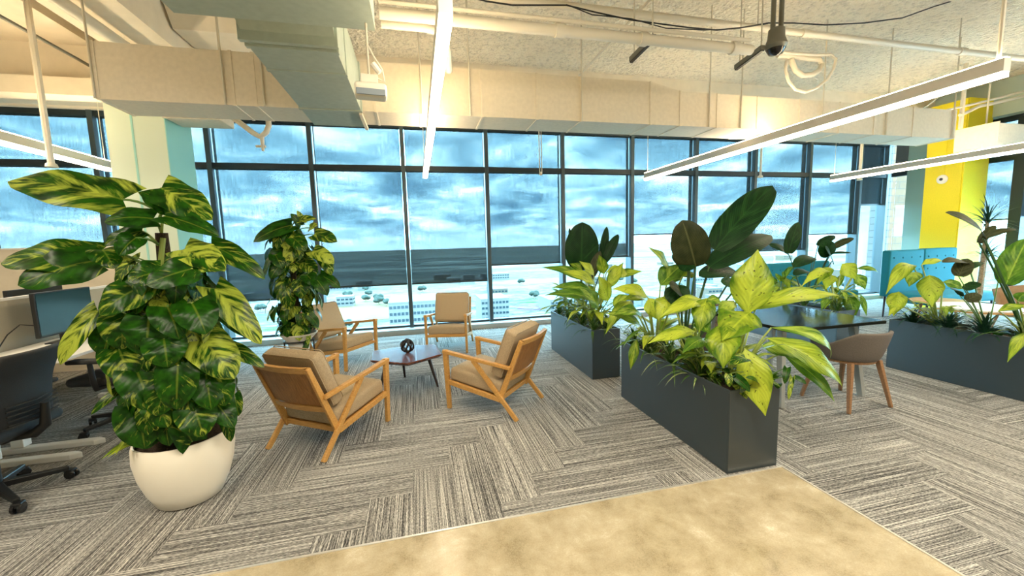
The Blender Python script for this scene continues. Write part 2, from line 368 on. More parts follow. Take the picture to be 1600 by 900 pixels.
M = {}
M['carpet'] = carpet_mat(); M['concrete'] = concrete_mat()
M['spray'] = spray_mat('sprayed_ceiling', (0.93, 0.85, 0.69), 1.0)
M['cream'] = mat('cream_paint', (0.80, 0.72, 0.58), 0.7, noise=0.05, nscale=6)
M['duct'] = mat('duct_paint', (0.72, 0.64, 0.50), 0.62, noise=0.05, nscale=25)
M['ductgrey'] = mat('grey_duct_wrap', (0.36, 0.42, 0.36), 0.65, noise=0.06, nscale=20)
M['white'] = mat('white_paint', (0.82, 0.80, 0.74), 0.6)
M['mint'] = mat('pale_green_paint', (0.72, 0.84, 0.70), 0.6)
M['teal'] = mat('teal_paint', (0.36, 0.72, 0.65), 0.55)
M['yellow'] = mat('yellow_paint', (0.80, 0.66, 0.01), 0.55, noise=0.05, nscale=60)
M['frame'] = mat('dark_aluminium', (0.018, 0.030, 0.036), 0.45, 0.2)
M['mullion'] = mat('bronze_aluminium', (0.06, 0.085, 0.095), 0.35, 0.4)
M['sill'] = mat('grey_sill', (0.30, 0.34, 0.34), 0.5)
M['shade'] = shade_mat('roller_shade_mesh', 0.238, (0.018, 0.026, 0.030))
M['glass'] = glass_mat()
M['strip'] = mat('aluminium_strip', (0.75, 0.72, 0.66), 0.3, 0.6)
M['fix'] = mat('fixture_aluminium', (0.60, 0.56, 0.50), 0.4, 0.2)
M['lamp_dn'] = emit('lamp_diffuser', (1.0, 0.82, 0.58), FIX_DOWN); M['lamp_up'] = emit('lamp_uplight', WARM, FIX_UP)
M['pipe'] = mat('pipe_paint', (0.70, 0.65, 0.54), 0.45); M['rod'] = mat('painted_rod', (0.62, 0.57, 0.46), 0.5)
M['black'] = mat('black_plastic', (0.006, 0.007, 0.008), 0.45); M['gloss'] = mat('gloss_black', (0.012, 0.012, 0.013), 0.18)
M['strut'] = mat('strut_channel', (0.16, 0.16, 0.13), 0.5, 0.3)
M['wood'] = wood('ash_wood', (0.42, 0.20, 0.045), (0.60, 0.34, 0.10), 0.42)
M['ply'] = wood('plywood_back', (0.20, 0.085, 0.018), (0.36, 0.16, 0.04), 0.45, axis=(10, 1, 1.5))
M['fabric'] = mat('tan_fabric', (0.40, 0.31, 0.20), 0.95, noise=0.22, nscale=180, bump=0.35, bscale=420, spec=0.2)
M['walnut'] = wood('walnut_top', (0.06, 0.014, 0.008), (0.17, 0.050, 0.026), 0.22, 6.0, (10, 1, 1), coat=0.3)
M['darkleg'] = mat('dark_stained_leg', (0.018, 0.009, 0.008), 0.4)
M['planter'] = mat('planter_metal', (0.020, 0.032, 0.038), 0.40, 0.1, bump=0.05, bscale=300, spec=1.0)
M['soil'] = mat('soil', (0.05, 0.030, 0.016), 0.95, noise=0.7, nscale=90, bump=1.0, bscale=120)
M['ceramic'] = mat('white_ceramic', (0.86, 0.82, 0.72), 0.38, bump=0.03, bscale=60)
M['ceramic2'] = mat('off_white_ceramic', (0.74, 0.70, 0.62), 0.4)
M['tabletop'] = mat('black_laminate', (0.010, 0.013, 0.011), 0.10, spec=0.10)
M['greyfab'] = mat('grey_felt', (0.15, 0.13, 0.115), 0.95, noise=0.2, nscale=250, bump=0.2, bscale=400, spec=0.2)
M['oak'] = wood('oak_leg', (0.20, 0.10, 0.045), (0.32, 0.175, 0.085), 0.4)
M['deskwhite'] = mat('white_laminate', (0.84, 0.82, 0.78), 0.4); M['metalwhite'] = mat('white_steel', (0.80, 0.80, 0.76), 0.35, 0.1)
M['screenfab'] = mat('grey_screen_fabric', (0.42, 0.39, 0.31), 0.95, noise=0.15, nscale=200)
M['mesh'] = mat('black_mesh', (0.007, 0.008, 0.009), 0.6, bump=0.5, bscale=500)
M['display'] = mat('dark_display', (0.020, 0.050, 0.055), 0.16)
M['chrome'] = mat('polished_metal', (0.75, 0.76, 0.76), 0.15, 1.0)
M['sofa'] = mat('teal_velvet', (0.0, 0.17, 0.225), 0.8, noise=0.12, nscale=80)
M['bark'] = mat('bark', (0.30, 0.24, 0.15), 0.9, noise=0.4, nscale=50, bump=0.8, bscale=90)
M['moss'] = mat('moss_pole', (0.035, 0.022, 0.010), 0.95, noise=0.5, nscale=90, bump=0.8, bscale=120)
M['stem'] = mat('green_stem', (0.10, 0.20, 0.03), 0.5); M['stemy'] = mat('pale_green_stem', (0.30, 0.38, 0.08), 0.5); M['stemd'] = mat('dark_green_stem', (0.030, 0.085, 0.022), 0.45)
M['pothos'] = leaf_mat('variegated_pothos_leaf', (0.004, 0.030, 0.001), (0.016, 0.090, 0.003), (0.38, 0.46, 0.055), 0.54, 0.69, 46, pale_rib=0.20, freq=7.0, vamp=0.08, spec=0.22, bmp=0.07)
M['dieff'] = leaf_mat('speckled_dieffenbachia_leaf', (0.05, 0.14, 0.006), (0.14, 0.25, 0.012), (0.47, 0.56, 0.05), 0.24, 0.60, 70, spots=0.9, trans=0.28, freq=4.0, vamp=0.08, edge=0.25, spec=0.25, bmp=0.12)
M['dieffg'] = leaf_mat('green_dieffenbachia_leaf', (0.045, 0.13, 0.012), (0.12, 0.25, 0.02), (0.42, 0.55, 0.07), 0.40, 0.68, 70, spots=0.5, trans=0.28, freq=4.0, vamp=0.10, edge=0.25, spec=0.25, bmp=0.12)
M['bop'] = leaf_mat('dark_paddle_leaf', (0.003, 0.022, 0.006), (0.008, 0.040, 0.009), (0.016, 0.065, 0.014), 0.55, 0.75, 150, rough=0.42, trans=0.10, pale_rib=0.5, spec=0.15)
M['bopb'] = leaf_mat('bronze_paddle_leaf', (0.018, 0.026, 0.008), (0.034, 0.042, 0.014), (0.07, 0.075, 0.03), 0.50, 0.75, 150, rough=0.42, spec=0.18, trans=0.15, pale_rib=0.9)
M['spider'] = leaf_mat('striped_strap_leaf', (0.030, 0.095, 0.012), (0.055, 0.15, 0.02), (0.60, 0.66, 0.30), 0.60, 0.70, 0.0, trans=0.2)
M['dracaena'] = leaf_mat('dark_strap_leaf', (0.012, 0.050, 0.028), (0.018, 0.070, 0.035), (0.03, 0.10, 0.05), 0.6, 0.8, 0.0, trans=0.1)
# ================================================================== SETTING
WY, EX = 7.2, 10.7              # window wall, right window wall
YB, XL, XR, ZC = -7.0, -9.0, 16.0, 4.2
HEAD, TRZ = 3.52, 2.825
P2 = 1.4335; X0 = -0.144
mull = [X0 + P2*k for k in range(-6, 9)]
mull = [x for x in mull if x > XL] ; mull[-1] = EX if abs(mull[-1]-EX) < 1 else mull[-1]

fl = MB()
def quad(mb, x0, x1, y0, y1, z): 
    b = len(mb.v); mb.v += [(x0,y0,z),(x1,y0,z),(x1,y1,z),(x0,y1,z)]; mb.f.append((b,b+1,b+2,b+3))
fl.box(XL, 2.262, 2.012, WY+0.2, -0.2, 0); fl.box(2.262, EX+0.15, YB, WY+0.2, -0.2, 0)
struct(fl.build('floor', M['carpet'], smooth=False))
struct(MB().box(XL, 2.25, YB, 2.0, -0.2, 0.0).build('floor_concrete', M['concrete'], smooth=False))
struct(MB().box(XL, 2.262, 2.0, 2.012, -0.2, 0.004).build('trim_1', M['strip'], smooth=False))
struct(MB().box(2.25, 2.262, YB, 2.0, -0.2, 0.004).build('trim_2', M['strip'], smooth=False))
struct(MB().box(XL, EX+0.5, YB, WY+0.3, ZC, ZC+0.3).build('ceiling', M['spray'], smooth=False))
struct(MB().box(XL, EX+0.5, YB-0.2, YB, -0.2, ZC).build('wall_back', M['white'], smooth=False))
struct(MB().box(XL-0.2, XL, YB, WY+0.3, -0.2, ZC).build('wall_left', M['white'], smooth=False))
struct(MB().box(EX, EX+0.2, YB, 1.0, -0.2, ZC).build('wall_right', M['white'], smooth=False))
# concrete edge beam in front of the windows, soffit above the window head
struct(MB().box(XL, EX+0.3, 6.25, WY+0.3, 3.60, ZC).build('ceiling_beam', M['cream'], smooth=False))
struct(MB().box(XL, EX+0.3, WY-0.08, WY+0.3, HEAD+0.05, 3.60).build('ceiling_beam', M['cream'], smooth=False))
struct(MB().box(EX-0.25, EX+0.3, 1.0, 6.25, HEAD+0.05, ZC).build('ceiling_beam', mat('grey_teal_beam', (0.45, 0.55, 0.50), 0.7), smooth=False))
struct(MB().box(-3.22, -2.53, YB, 6.25, 3.80, ZC).build('ceiling_beam', M['cream'], smooth=False))
struct(MB().box(-4.75, -3.72, YB, 6.25, 4.06, ZC).build('ceiling_beam', M['cream'], smooth=False))
struct(MB().box(-9, -3.30, 6.02, 6.25, 3.40, 3.60).build('ceiling_beam', M['cream'], smooth=False))
struct(MB().quadbox([(-2.5,5.45,3.98),(-1.55,5.45,3.98),(-1.75,6.25,3.98),(-2.5,6.25,3.98),(-2.5,5.3,ZC),(-1.3,5.3,ZC),(-1.5,6.25,ZC),(-2.5,6.25,ZC)]).build('ceiling_beam', M['cream'], smooth=False))
# sill
struct(MB().box(XL, EX, 7.0, WY+0.2, 0, 0.085).build('trim_3', M['sill'], smooth=False, bevel=0.004))
struct(MB().box(EX-0.2, EX+0.15, 1.0, 7.0, 0, 0.085).build('trim_4', M['sill'], smooth=False, bevel=0.004))

def window(n, p0, p1, parent_axis):
    """one bay: mullion on its far end, head, transom, base rail, glass"""
    r = empty('window_%d' % n, (0, 0, 0)); struct(r)
    f = MB()
    if parent_axis == 'x':
        x0, x1 = p0, p1
        f.box(x0+.034, x1-.034, WY-0.02, WY+0.10, HEAD-0.03, HEAD+0.06); f.box(x0+.034, x1-.034, WY-0.03, WY+0.10, TRZ-0.045, TRZ+0.045)
        f.box(x0+.034, x1-.034, WY+0.02, WY+0.16, 0.085, 0.12)
        m_ = MB().box(x1-0.034, x1+0.034, WY-0.04, WY+0.17, 0.085, HEAD+0.06)
        g = MB().box(x0+0.034, x1-0.034, WY+0.12, WY+0.128, 0.12, HEAD)
    else:
        y0, y1 = p0, p1
        f.box(EX-0.02, EX+0.10, y0+.034, y1-.034, HEAD-0.03, HEAD+0.06); f.box(EX-0.03, EX+0.10, y0+.034, y1-.034, TRZ-0.045, TRZ+0.045)
        f.box(EX+0.02, EX+0.16, y0+.034, y1-.034, 0.085, 0.12)
        m_ = MB().box(EX-0.04, EX+0.17, y0-0.034, y0+0.034, 0.085, HEAD+0.06)
        g = MB().box(EX+0.12, EX+0.128, y0+0.034, y1-0.034, 0.12, HEAD)
    for o in (f.build('window_frame', M['frame'], r, smooth=False), m_.build('mullion', M['mullion'], r, smooth=False, bevel=0.004), g.build('pane', M['glass'], r, smooth=False)):
        struct(o)
    return r
hems = {}
def hem_for(x):
    for lim, z in ((-4.0, 0.95), (-2.5, 0.95), (-1.2, 0.70), (-.1, 0.85), (1.3, 0.845), (2.7, 1.12), (4.1, 1.19), (5.6, 1.61), (7.1, 1.17), (8.5, 1.20), (9.8, 1.52), (11, 2.18)):
        if x < lim: return z
    return 1.5
def shade(p0, p1, z, axis, label):
    r = empty('roller_shade', ((p0+p1)/2, WY-0.0, z) if axis == 'x' else (EX, (p0+p1)/2, z), 0, label, 'window shade', 'roller shades on the window wall')
    h = (p1-p0)/2-0.040
    if axis == 'x': fb = MB().box(-h, h, 0.056, 0.059, 0, HEAD-z-0.03); hb = MB().box(-h, h, 0.050, 0.065, -0.012, 0.018)
    else: fb = MB().box(0.056, 0.059, -h, h, 0, HEAD-z-0.03); hb = MB().box(0.050, 0.065, -h, h, -0.012, 0.018)
    fb.build('shade_fabric', M['shade'], r, smooth=False); hb.build('hem_bar', M['frame'], r, smooth=False)
ordn = ['first', 'second', 'third', 'fourth', 'fifth', 'sixth', 'seventh', 'eighth', 'ninth', 'tenth', 'eleventh', 'twelfth', 'thirteenth', 'fourteenth', 'fifteenth']
labs = ['grey mesh roller shade at the far left edge of the window wall', 'grey mesh roller shade second in from the far left end of the wall',
 'grey mesh roller shade left of the pale green column', 'grey mesh roller shade behind the pale green column',
 'grey mesh roller shade just right of the pale green column', 'low drawn mesh roller shade behind the smaller tall pothos',
 'low drawn mesh roller shade right of the smaller pothos, above the round coffee corner', 'mesh roller shade behind the tip of the centre strip light',
 'mesh roller shade drawn above the far right armchair', 'mesh roller shade behind the plants of the far grey planter',
 'half raised mesh roller shade showing white sky between the two planters', 'mesh roller shade behind the tall dark paddle leaf',
 'mesh roller shade above the black meeting table', 'mesh roller shade beside the far corner, with bright glass below it', 'short dark mesh roller shade in the far window corner, raised high']
labs = {-7: labs[0]}
named = ['grey mesh roller shade at the far left end of the window wall', 'grey mesh roller shade above the pale low partition, left of the green column', 'grey mesh roller shade hidden partly by the pale green column',
 'grey mesh roller shade right of the green column, behind the big pothos', 'mesh roller shade drawn low behind the smaller pothos on its stand', 'mesh roller shade drawn low beside the smaller pothos, above the left rear armchair',
 'mesh roller shade drawn low behind the end of the centre strip light', 'mesh roller shade above the rear armchair, first with a higher hem', 'mesh roller shade behind the plants of the blue-grey far planter',
 'half raised mesh roller shade with a white strip of sky under it, between planters', 'mesh roller shade behind the biggest dark paddle leaf', 'mesh roller shade behind the teal bench and upright paddle leaf',
 'mesh roller shade third from the far corner of the window wall', 'mesh roller shade over a bright gap, second from the window corner', 'short dark roller shade raised high in the far window corner']
allx = [XL] + mull
nw = 0
for a, b in zip(allx[:-1], allx[1:]):
    nw += 1; window(nw, a, b, 'x')
    shade(a, b, hem_for((a+b)/2), 'x', named[min(nw-1, len(named)-1)])
ey = [7.12, 6.72, 5.05, 3.6, 2.2, 1.0]
elabs = ['narrow raised roller shade on the right window wall beside the corner', 'roller shade on the right window wall behind the yellow column', 'dark roller shade at the right picture edge, past the thick mullion', None, None]
for k in range(5):
    nw += 1; window(nw, ey[k+1], ey[k], 'y')
    if elabs[k]: shade(ey[k+1], ey[k], (2.86, 1.70, 1.75)[k], 'y', elabs[k])
    else: shade(ey[k+1], ey[k], 1.6, 'y', 'roller shade on the right window wall nearest the office interior')
struct(MB().box(EX-0.06, EX+0.16, 4.97, 5.13, 0.085, HEAD).build('trim_5', M['frame'], smooth=False))

# columns
struct(MB().box(EX-0.16, EX+0.02, 6.12, 6.70, 0, 3.6).build('wall_right_pier', mat('grey_green_pier', (0.20, 0.32, 0.31), 0.35), smooth=False))
c_ = MB().box(-3.51, -2.91, 5.9, 6.24, 0, 3.6).build('column', M['mint'], smooth=False); struct(c_)
o = MB().box(-2.91, -2.90, 5.9, 6.5, 0, 3.6).build('column_side', M['teal'], c_, smooth=False); struct(o)
o = MB().box(-3.51, -2.91, 6.24, 6.5, 0, 3.6).build('column_back', M['mint'], c_, smooth=False); struct(o)
o = MB().box(-3.255, -3.235, 5.893, 5.9, 0, 3.6).build('column_joint', M['teal'], c_, smooth=False); struct(o)
yc = MB().box(9.85, 10.48, 5.38, 5.96, 0, 3.9).build('column', M['yellow'], smooth=False); struct(yc)
o = MB().box(9.836, 9.85, 5.40, 5.43, 0, 3.9).build('column_corner_bead', M['yellow'], yc, smooth=False); struct(o)
al = empty('wall_alarm', (9.85, 5.68, 2.50), 0, 'round white alarm disc with dark centre on the yellow column', 'alarm')
MB().lathe([(0.085, 0), (0.085, -0.015), (0.06, -0.035)], axis='x').build('alarm_housing', M['white'], al)
MB().lathe([(0.026, -0.034), (0.026, -0.045), (0.012, -0.05)], axis='x', n=16).build('alarm_lens', M['black'], al)
MB().tube([(0, -0.02, 0.08), (0, -0.02, 1.2)], 0.008, 6).build('alarm_conduit', M['yellow'], al)

# ================================================================== OVERHEAD
GL = 2.7
def fixture(x, y0, y1, label, wires=True):
    r = empty('strip_light', (x, (y0+y1)/2, GL), 0, label, 'ceiling light', 'suspended strip lights')
    h = (y1-y0)/2
    b = MB(); b.box(-0.036, 0.036, -h, h, -0.045, 0.048); b.build('light_housing', M['fix'], r, smooth=False)
    MB().box(-0.033, 0.033, -h+0.004, h-0.004, -0.080, -0.0455).build('light_diffuser', M['lamp_dn'], r, smooth=False)
    MB().box(-0.028, 0.028, -h+0.004, h-0.004, 0.0485, 0.056).build('light_uplight', M['lamp_up'], r, smooth=False)
    if wires:
        MB().tube([(0, -h+0.05, 0.05), (0, -h+0.05, 1.0 if x < -3.7 else ZC-GL)], 0.014, 8).build('suspension_rod', M['rod'], r)
        for yy in (h-0.06, 0):
            MB().tube([(0, yy, 0.05), (0, yy, (0.13 if 4.3 < (y0+y1)/2+yy < 4.8 else 0.885 if yy > 0 else (1.0 if x < -3.7 else ZC-GL)))], 0.004, 5).build('suspension_wire', M['rod'], r)
    return r
fixture(0.205, 2.14, 6.9, 'glowing white strip light hung over the armchair circle, its end facing the viewer')
fixture(4.26, 2.14, 6.88, 'long white strip light running above the planters and black table')
fixture(8.62, 2.2, 6.84, 'white strip light farthest right, crossing in front of the yellow column')
fixture(-3.95, 2.0, 6.6, 'white strip light over the desks at the far left')

# the long supply duct along the windows: full height on the left, a tapered piece, then lower
D0, D1, DZ, DT, DT2 = 4.30, 4.75, 2.835, 3.305, 3.225
dr = empty('supply_duct', (2.5, 4.5, DZ), 0, 'long cream air duct running along the windows with a step in its top', 'air duct')
def loc(mb, o): 
    mb.v = [(p[0]-o[0], p[1]-o[1], p[2]-o[2]) for p in mb.v]; return mb
O = (2.5, 4.5, DZ)
b = MB().box(-2.60, 2.74, D0, D1, DZ, DT); loc(b, O).build('duct_run', M['duct'], dr, smooth=False)
b = MB().quadbox([(2.74,D0,DZ),(3.105,D0,DZ),(3.105,D1,DZ),(2.74,D1,DZ),(2.74,D0,DT),(3.105,D0,DT2),(3.105,D1,DT2),(2.74,D1,DT)]); loc(b, O).build('duct_taper', M['duct'], dr, smooth=False)
b = MB().box(3.105, 7.63, D0, D1, DZ, DT2); loc(b, O).build('duct_run', M['duct'], dr, smooth=False)
for x, zt in ((-2.58, DT), (-1.55, DT), (-1.37, DT), (-0.32, DT), (0.12, DT), (0.75, DT), (1.35, DT), (1.86, DT), (2.72, DT), (3.11, DT2), (3.62, DT2), (4.2, DT2), (4.85, DT2), (5.5, DT2), (6.1, DT2), (6.8, DT2), (7.6, DT2)):
    b = MB().box(x-0.012, x+0.012, D0-0.006, D1, DZ-0.006, zt+0.006); loc(b, O).build('duct_seam', M['duct'], dr, smooth=False)
for x in (-2.6, -1.62, -1.30, 0.13, 0.62, 1.86, 3.5, 3.95, 5.2, 6.3, 7.55):
    b = MB().tube([(x, D0-0.012, DZ), (x, D0-0.012, ZC)], 0.009, 6); loc(b, O).build('hanger_rod', M['rod'], dr)
# branch duct coming from overhead towards the windows
br = empty('branch_duct', (-0.72, 3.8, DZ), 0, 'grey-green branch duct sloping back over the left armchairs, with flanged joints', 'air duct')
O = (-0.72, 3.8, DZ)
b = MB().box(-0.99, -0.45, 3.02, 4.28, DZ-0.012, 3.26); loc(b, O).build('duct_run', M['ductgrey'], br, smooth=False)
b = MB().box(-0.99, -0.45, 4.28, 4.80, DZ-0.012, DZ-0.007); loc(b, O).build('duct_run', M['ductgrey'], br, smooth=False)
b = MB().quadbox([(-1.0,2.805,DZ+0.12),(-0.44,2.805,DZ+0.12),(-0.45,3.02,DZ-0.005),(-0.99,3.02,DZ-0.005),(-1.0,2.805,3.30),(-0.44,2.805,3.30),(-0.45,3.02,3.26),(-0.99,3.02,3.26)]); loc(b, O).build('duct_transition', M['ductgrey'], br, smooth=False)
for y, e in ((2.97, 0.022), (3.05, 0.012), (3.42, 0.008), (4.26, 0.012)):
    z0 = DZ-0.012 if y > 3 else DZ+0.0
    b = MB().box(-0.99-e, -0.45+e, y-0.02, y+0.02, z0-e, 3.26+e); loc(b, O).build('duct_flange', M['ductgrey'], br, smooth=False, bevel=0.003)
b = MB().beam((-0.46, 4.30, DZ-0.025), (-0.46, 4.82, DZ-0.025), 0.03, 0.03); loc(b, O).build('duct_flange', M['duct'], br, smooth=False)
md = empty('main_duct', (-0.7, 1.2, 2.86), 0, 'big grey-green air duct overhead at the top left of the picture', 'air duct')
O = (-0.7, 1.2, 2.86)
b = MB().box(-1.27, -0.18, 1.3, 2.80, 2.86, 3.5); loc(b, O).build('duct_run', M['ductgrey'], md, smooth=False)
b = MB().box(-1.30, -0.15, 1.25, 1.3, 2.83, 3.53); loc(b, O).build('duct_flange', M['ductgrey'], md, smooth=False)
for x in (-1.2, -0.24):
    b = MB().tube([(x, 2.74, 3.5), (x, 2.74, ZC)], 0.01, 6); loc(b, O).build('hanger_rod', M['rod'], md)
# a stub of duct beside the column and one at the far right
sd = empty('duct_stub', (-2.4, 6.0, 3.0), 0, 'short pale duct end above the window, right of the green column', 'air duct')
MB().box(-0.48, 0.12, -0.2, 0.25, 0.13, 0.60).build('duct_body', M['duct'], sd, smooth=False, bevel=0.01)
MB().box(-0.46, 0.14, -0.23, -0.2, 0.11, 0.60).build('duct_rim', M['duct'], sd, smooth=False)
p = at(1557, 226, 4.6)
sd2 = empty('duct_stub', (p.x, 4.6, p.z), 0, 'pale duct end entering at the right picture edge above the yellow column', 'air duct')
MB().box(0, 2.0, 0, 0.5, 0, 0.34).build('duct_body', M['duct'], sd2, smooth=False, bevel=0.01)
MB().box(-0.02, 0.0, -0.02, 0.52, -0.02, 0.36).build('duct_rim', M['duct'], sd2, smooth=False)
MB().tube([(0.2, 0.25, 0.34), (0.2, 0.25, ZC-p.z)], 0.012, 6).build('hanger_rod', M['rod'], sd2)

def pipe(name, pts, r, m, label, cat='pipe', n=10, couplers=(), rods=()):
    o = MB().tube(pts, r, n).build(name, M[m]); tag(o, label, cat)
    for a, b_ in couplers: 
        MB().tube([a, b_], r*1.28, n).build('coupling', M[m], o)
    for a in rods:
        MB().tube([a, (a[0], a[1], ZC)], 0.007, 6).build('hanger_rod', M['rod'], o)
    return o
pipe('sprinkler_main', [(-0.18, 3.43, 3.3), (3.25, 3.43, 3.3)], 0.045, 'pipe', 'thick cream pipe crossing under the ceiling to the dark hanging hub', couplers=[((1.25,3.43,3.3),(1.33,3.43,3.3)), ((2.05,3.43,3.3),(2.12,3.43,3.3)), ((3.02,3.43,3.3),(3.1,3.43,3.3))])
pipe('conduit', [(-0.18, 3.40, 3.37), (3.2, 3.40, 3.37)], 0.018, 'pipe', 'thin cream conduit riding just above the thick cream pipe', 'conduit', 8)
pipe('conduit', [(-0.18, 3.58, 3.30), (0.16, 3.58, 3.30), (0.26, 3.60, 3.295), (0.33, 3.68, 3.28), (0.37, 3.85, 3.25), (0.40, 4.12, 3.20)], 0.036, 'pipe', 'cream pipe bending towards the window behind the centre strip light', 'conduit', 12)
pipe('sprinkler_pipe', [(0.35, 3.93, 3.8), (EX-0.3, 3.93, 3.8)], 0.036, 'pipe', 'straight cream sprinkler pipe high under the ceiling at right', couplers=[((4.4,3.93,3.8),(4.48,3.93,3.8)), ((6.9,3.93,3.8),(7.0,3.93,3.8))], rods=[(3.8,3.93,3.82), (6.9,3.93,3.82)])
pipe('sprinkler_pipe', [(-2.89, -2, 3.70), (-2.89, 5.95, 3.70)], 0.055, 'pipe', 'pale pipe running along the ceiling beam at upper left', rods=[(-2.89,4.2,3.74)])
pipe('conduit', [(-3.72, -2, 3.78), (-3.72, 6.2, 3.78)], 0.018, 'strut', 'thin dark conduit along the ceiling beam at the far left', 'conduit', 8)
a, b_ = ray(1015, 0), ray(905, 118)
z = 3.95; p0 = CAM+a*((z-EYE)/a.z); p1 = CAM+b_*((z-EYE)/b_.z)
pipe('conduit', [p0+(p0-p1), p1], 0.016, 'pipe', 'thin slanting conduit under the rough ceiling, right of centre', 'conduit', 8)
pp = [at(x, y, 3.7) for x, y in ((722, -8), (760, 2), (800, 8), (855, 8), (885, 8), (930, 19), (985, 31), (1030, 37), (1075, 43), (1120, 47), (1160, 43), (1200, 36), (1240, 36), (1290, 39), (1350, 36), (1410, 28), (1460, 10), (1500, -2))]
pipe('cable', pp, 0.007, 'black', 'dark cable bundle sagging across the rough ceiling', 'cable', 6)
pp = [at(x, y, 3.72) for x, y in ((885, 7), (925, 23), (985, 29), (1040, 44), (1100, 47), (1150, 45), (1200, 37))]
pipe('cable', pp, 0.005, 'black', 'thinner second dark cable hanging beside the main sagging bundle', 'cable', 6)
for (x0, y0, x1, y1, lb) in ((1022, 57, 986, 93, 'dark slotted strut bracket under the thick cream pipe, at mid ceiling'), (1192, 74, 1150, 105, 'dark slotted strut bracket beside the black hanging hub')):
    q0 = at(x0, y0, 3.46); q1r = ray(x1, y1); q1 = CAM + q1r*((q0.z-EYE)/q1r.z)
    o = MB().beam(q0, q1, 0.045, 0.045).build('strut_bracket', M['strut'], smooth=False, bevel=0.003); tag(o, lb, 'bracket')
    MB().beam(q0+V((0,0,-0.028)), q1+V((0,0,-0.028)), 0.030, 0.012).build('strut_slot', M['black'], o, smooth=False)
    for q in (q0.lerp(q1, 0.06), q0.lerp(q1, 0.85)):
        MB().tube([q, (q.x, q.y, ZC)], 0.007, 6).build('hanger_rod', M['rod'], o)
# black hanging hub on twin rods at the end of the pipe
hp = at(1212, 80, 3.43)
hu = empty('hanging_hub', hp, 0, 'dark cone-shaped hub hanging from the ceiling on two thick rods', 'ceiling hub')
MB().lathe([(0.02, -0.01), (0.085, 0.02), (0.10, 0.05), (0.075, 0.12), (0.07, 0.20), (0.03, 0.22)], n=24).build('hub_body', M['strut'], hu)
MB().lathe([(0.012, -0.045), (0.06, -0.025), (0.085, 0.015)], n=24).build('hub_cap', M['gloss'], hu)
for s in (-0.045, 0.05): MB().tube([(s, 0, 0.18), (s, 0, ZC-hp.z)], 0.022, 8).build('hub_rod', M['strut'], hu)
MB().tube([(0, 0.03, 0.2), (0, 0.03, ZC-hp.z)], 0.006, 6).build('hub_cable', M['black'], hu)
# white looped conduits beyond it
pp = [at(x, y, 4.0) for x, y in ((1222, 82), (1250, 84), (1278, 86), (1298, 85), (1306, 92), (1303, 107), (1292, 125), (1275, 138), (1258, 144), (1243, 140), (1232, 127), (1227, 110), (1229, 95))]
pipe('looped_conduit', pp, 0.017, 'pipe', 'thin white conduit bent into a wide hanging loop near the black hub', 'conduit', 10)
pp = [at(x, y, 4.06) for x, y in ((1215, 86), (1240, 88), (1262, 91), (1280, 93), (1284, 100), (1280, 110), (1268, 117), (1254, 118), (1243, 110), (1238, 98), (1236, 92))]
pipe('looped_conduit', pp, 0.030, 'pipe', 'thick white pipe loop nested inside the wider conduit loop', 'conduit', 10)
# wireless box hung at centre left
wp = at(580, 152, 2.72)
wb = empty('hanging_sensor', wp, 0.1, 'grey rounded sensor box hanging on a rod beside the grey duct', 'sensor')
rbox(-0.095, 0.095, -0.05, 0.05, -0.01, 0.075, 0.02).build('sensor_body', M['pipe'], wb)
MB().box(-0.085, 0.085, -0.056, -0.048, -0.004, 0.035).build('sensor_front', mat('sensor_blue_grey', (0.16, 0.20, 0.24), 0.4), wb, smooth=False, bevel=0.004)
MB().box(-0.055, 0.045, -0.035, 0.035, 0.075, 0.125).build('junction_box', M['pipe'], wb, smooth=False, bevel=0.004)
MB().tube([(-0.005, 0, 0.12), (-0.005, 0, 2.86-wp.z)], 0.007, 8).build('sensor_rod', M['rod'], wb)
MB().tube([(0.03, 0, 0.12), (0.085, 0, 0.10), (0.075, 0, 0.17), (0.03, 0, 0.24), (0.0, 0, 0.30)], 0.006, 6).build('sensor_cable', M['pipe'], wb)
MB().tube([(0.02, 0, 0.20), (0.06, 0, 0.15)], 0.018, 8).build('sensor_plug', M['white'], wb)
# pendants in front of the windows
for (x, y, Y, top, lb) in ((845, 274, 6.85, 3.6, 'twin pale drop rods ending in a small cap in front of the centre windows'), (1188, 278, 6.85, 3.6, 'pale drop rod with round end cap above the tall paddle leaf'), (1343, 282, 6.85, 3.6, 'pale thick drop rod near the window corner'), (81, 262, 5.3, 4.2, 'cream drop rod with round base plate left of the green column')):
    q = at(x, y, Y); o = empty('drop_rod', q, 0, lb, 'hanging rod')
    th = 0.012 if x > 100 else 0.026
    MB().lathe([(0.012, -0.0), (0.05 if x != 845 else 0.025, 0.004), (0.045 if x != 845 else 0.025, 0.035), (0.018, 0.06)], n=18).build('rod_cap', M['pipe'], o)
    if x == 845:
        for s in (-0.02, 0.02): MB().tube([(s, 0, 0.03), (s, 0, top-q.z)], 0.008, 8).build('rod_tube', M['pipe'], o)
    else: MB().tube([(0, 0, 0.03), (0, 0, top-q.z)], 0.03 if x == 1343 else 0.028 if x == 81 else 0.02, 8).build('rod_tube', M['pipe'], o)
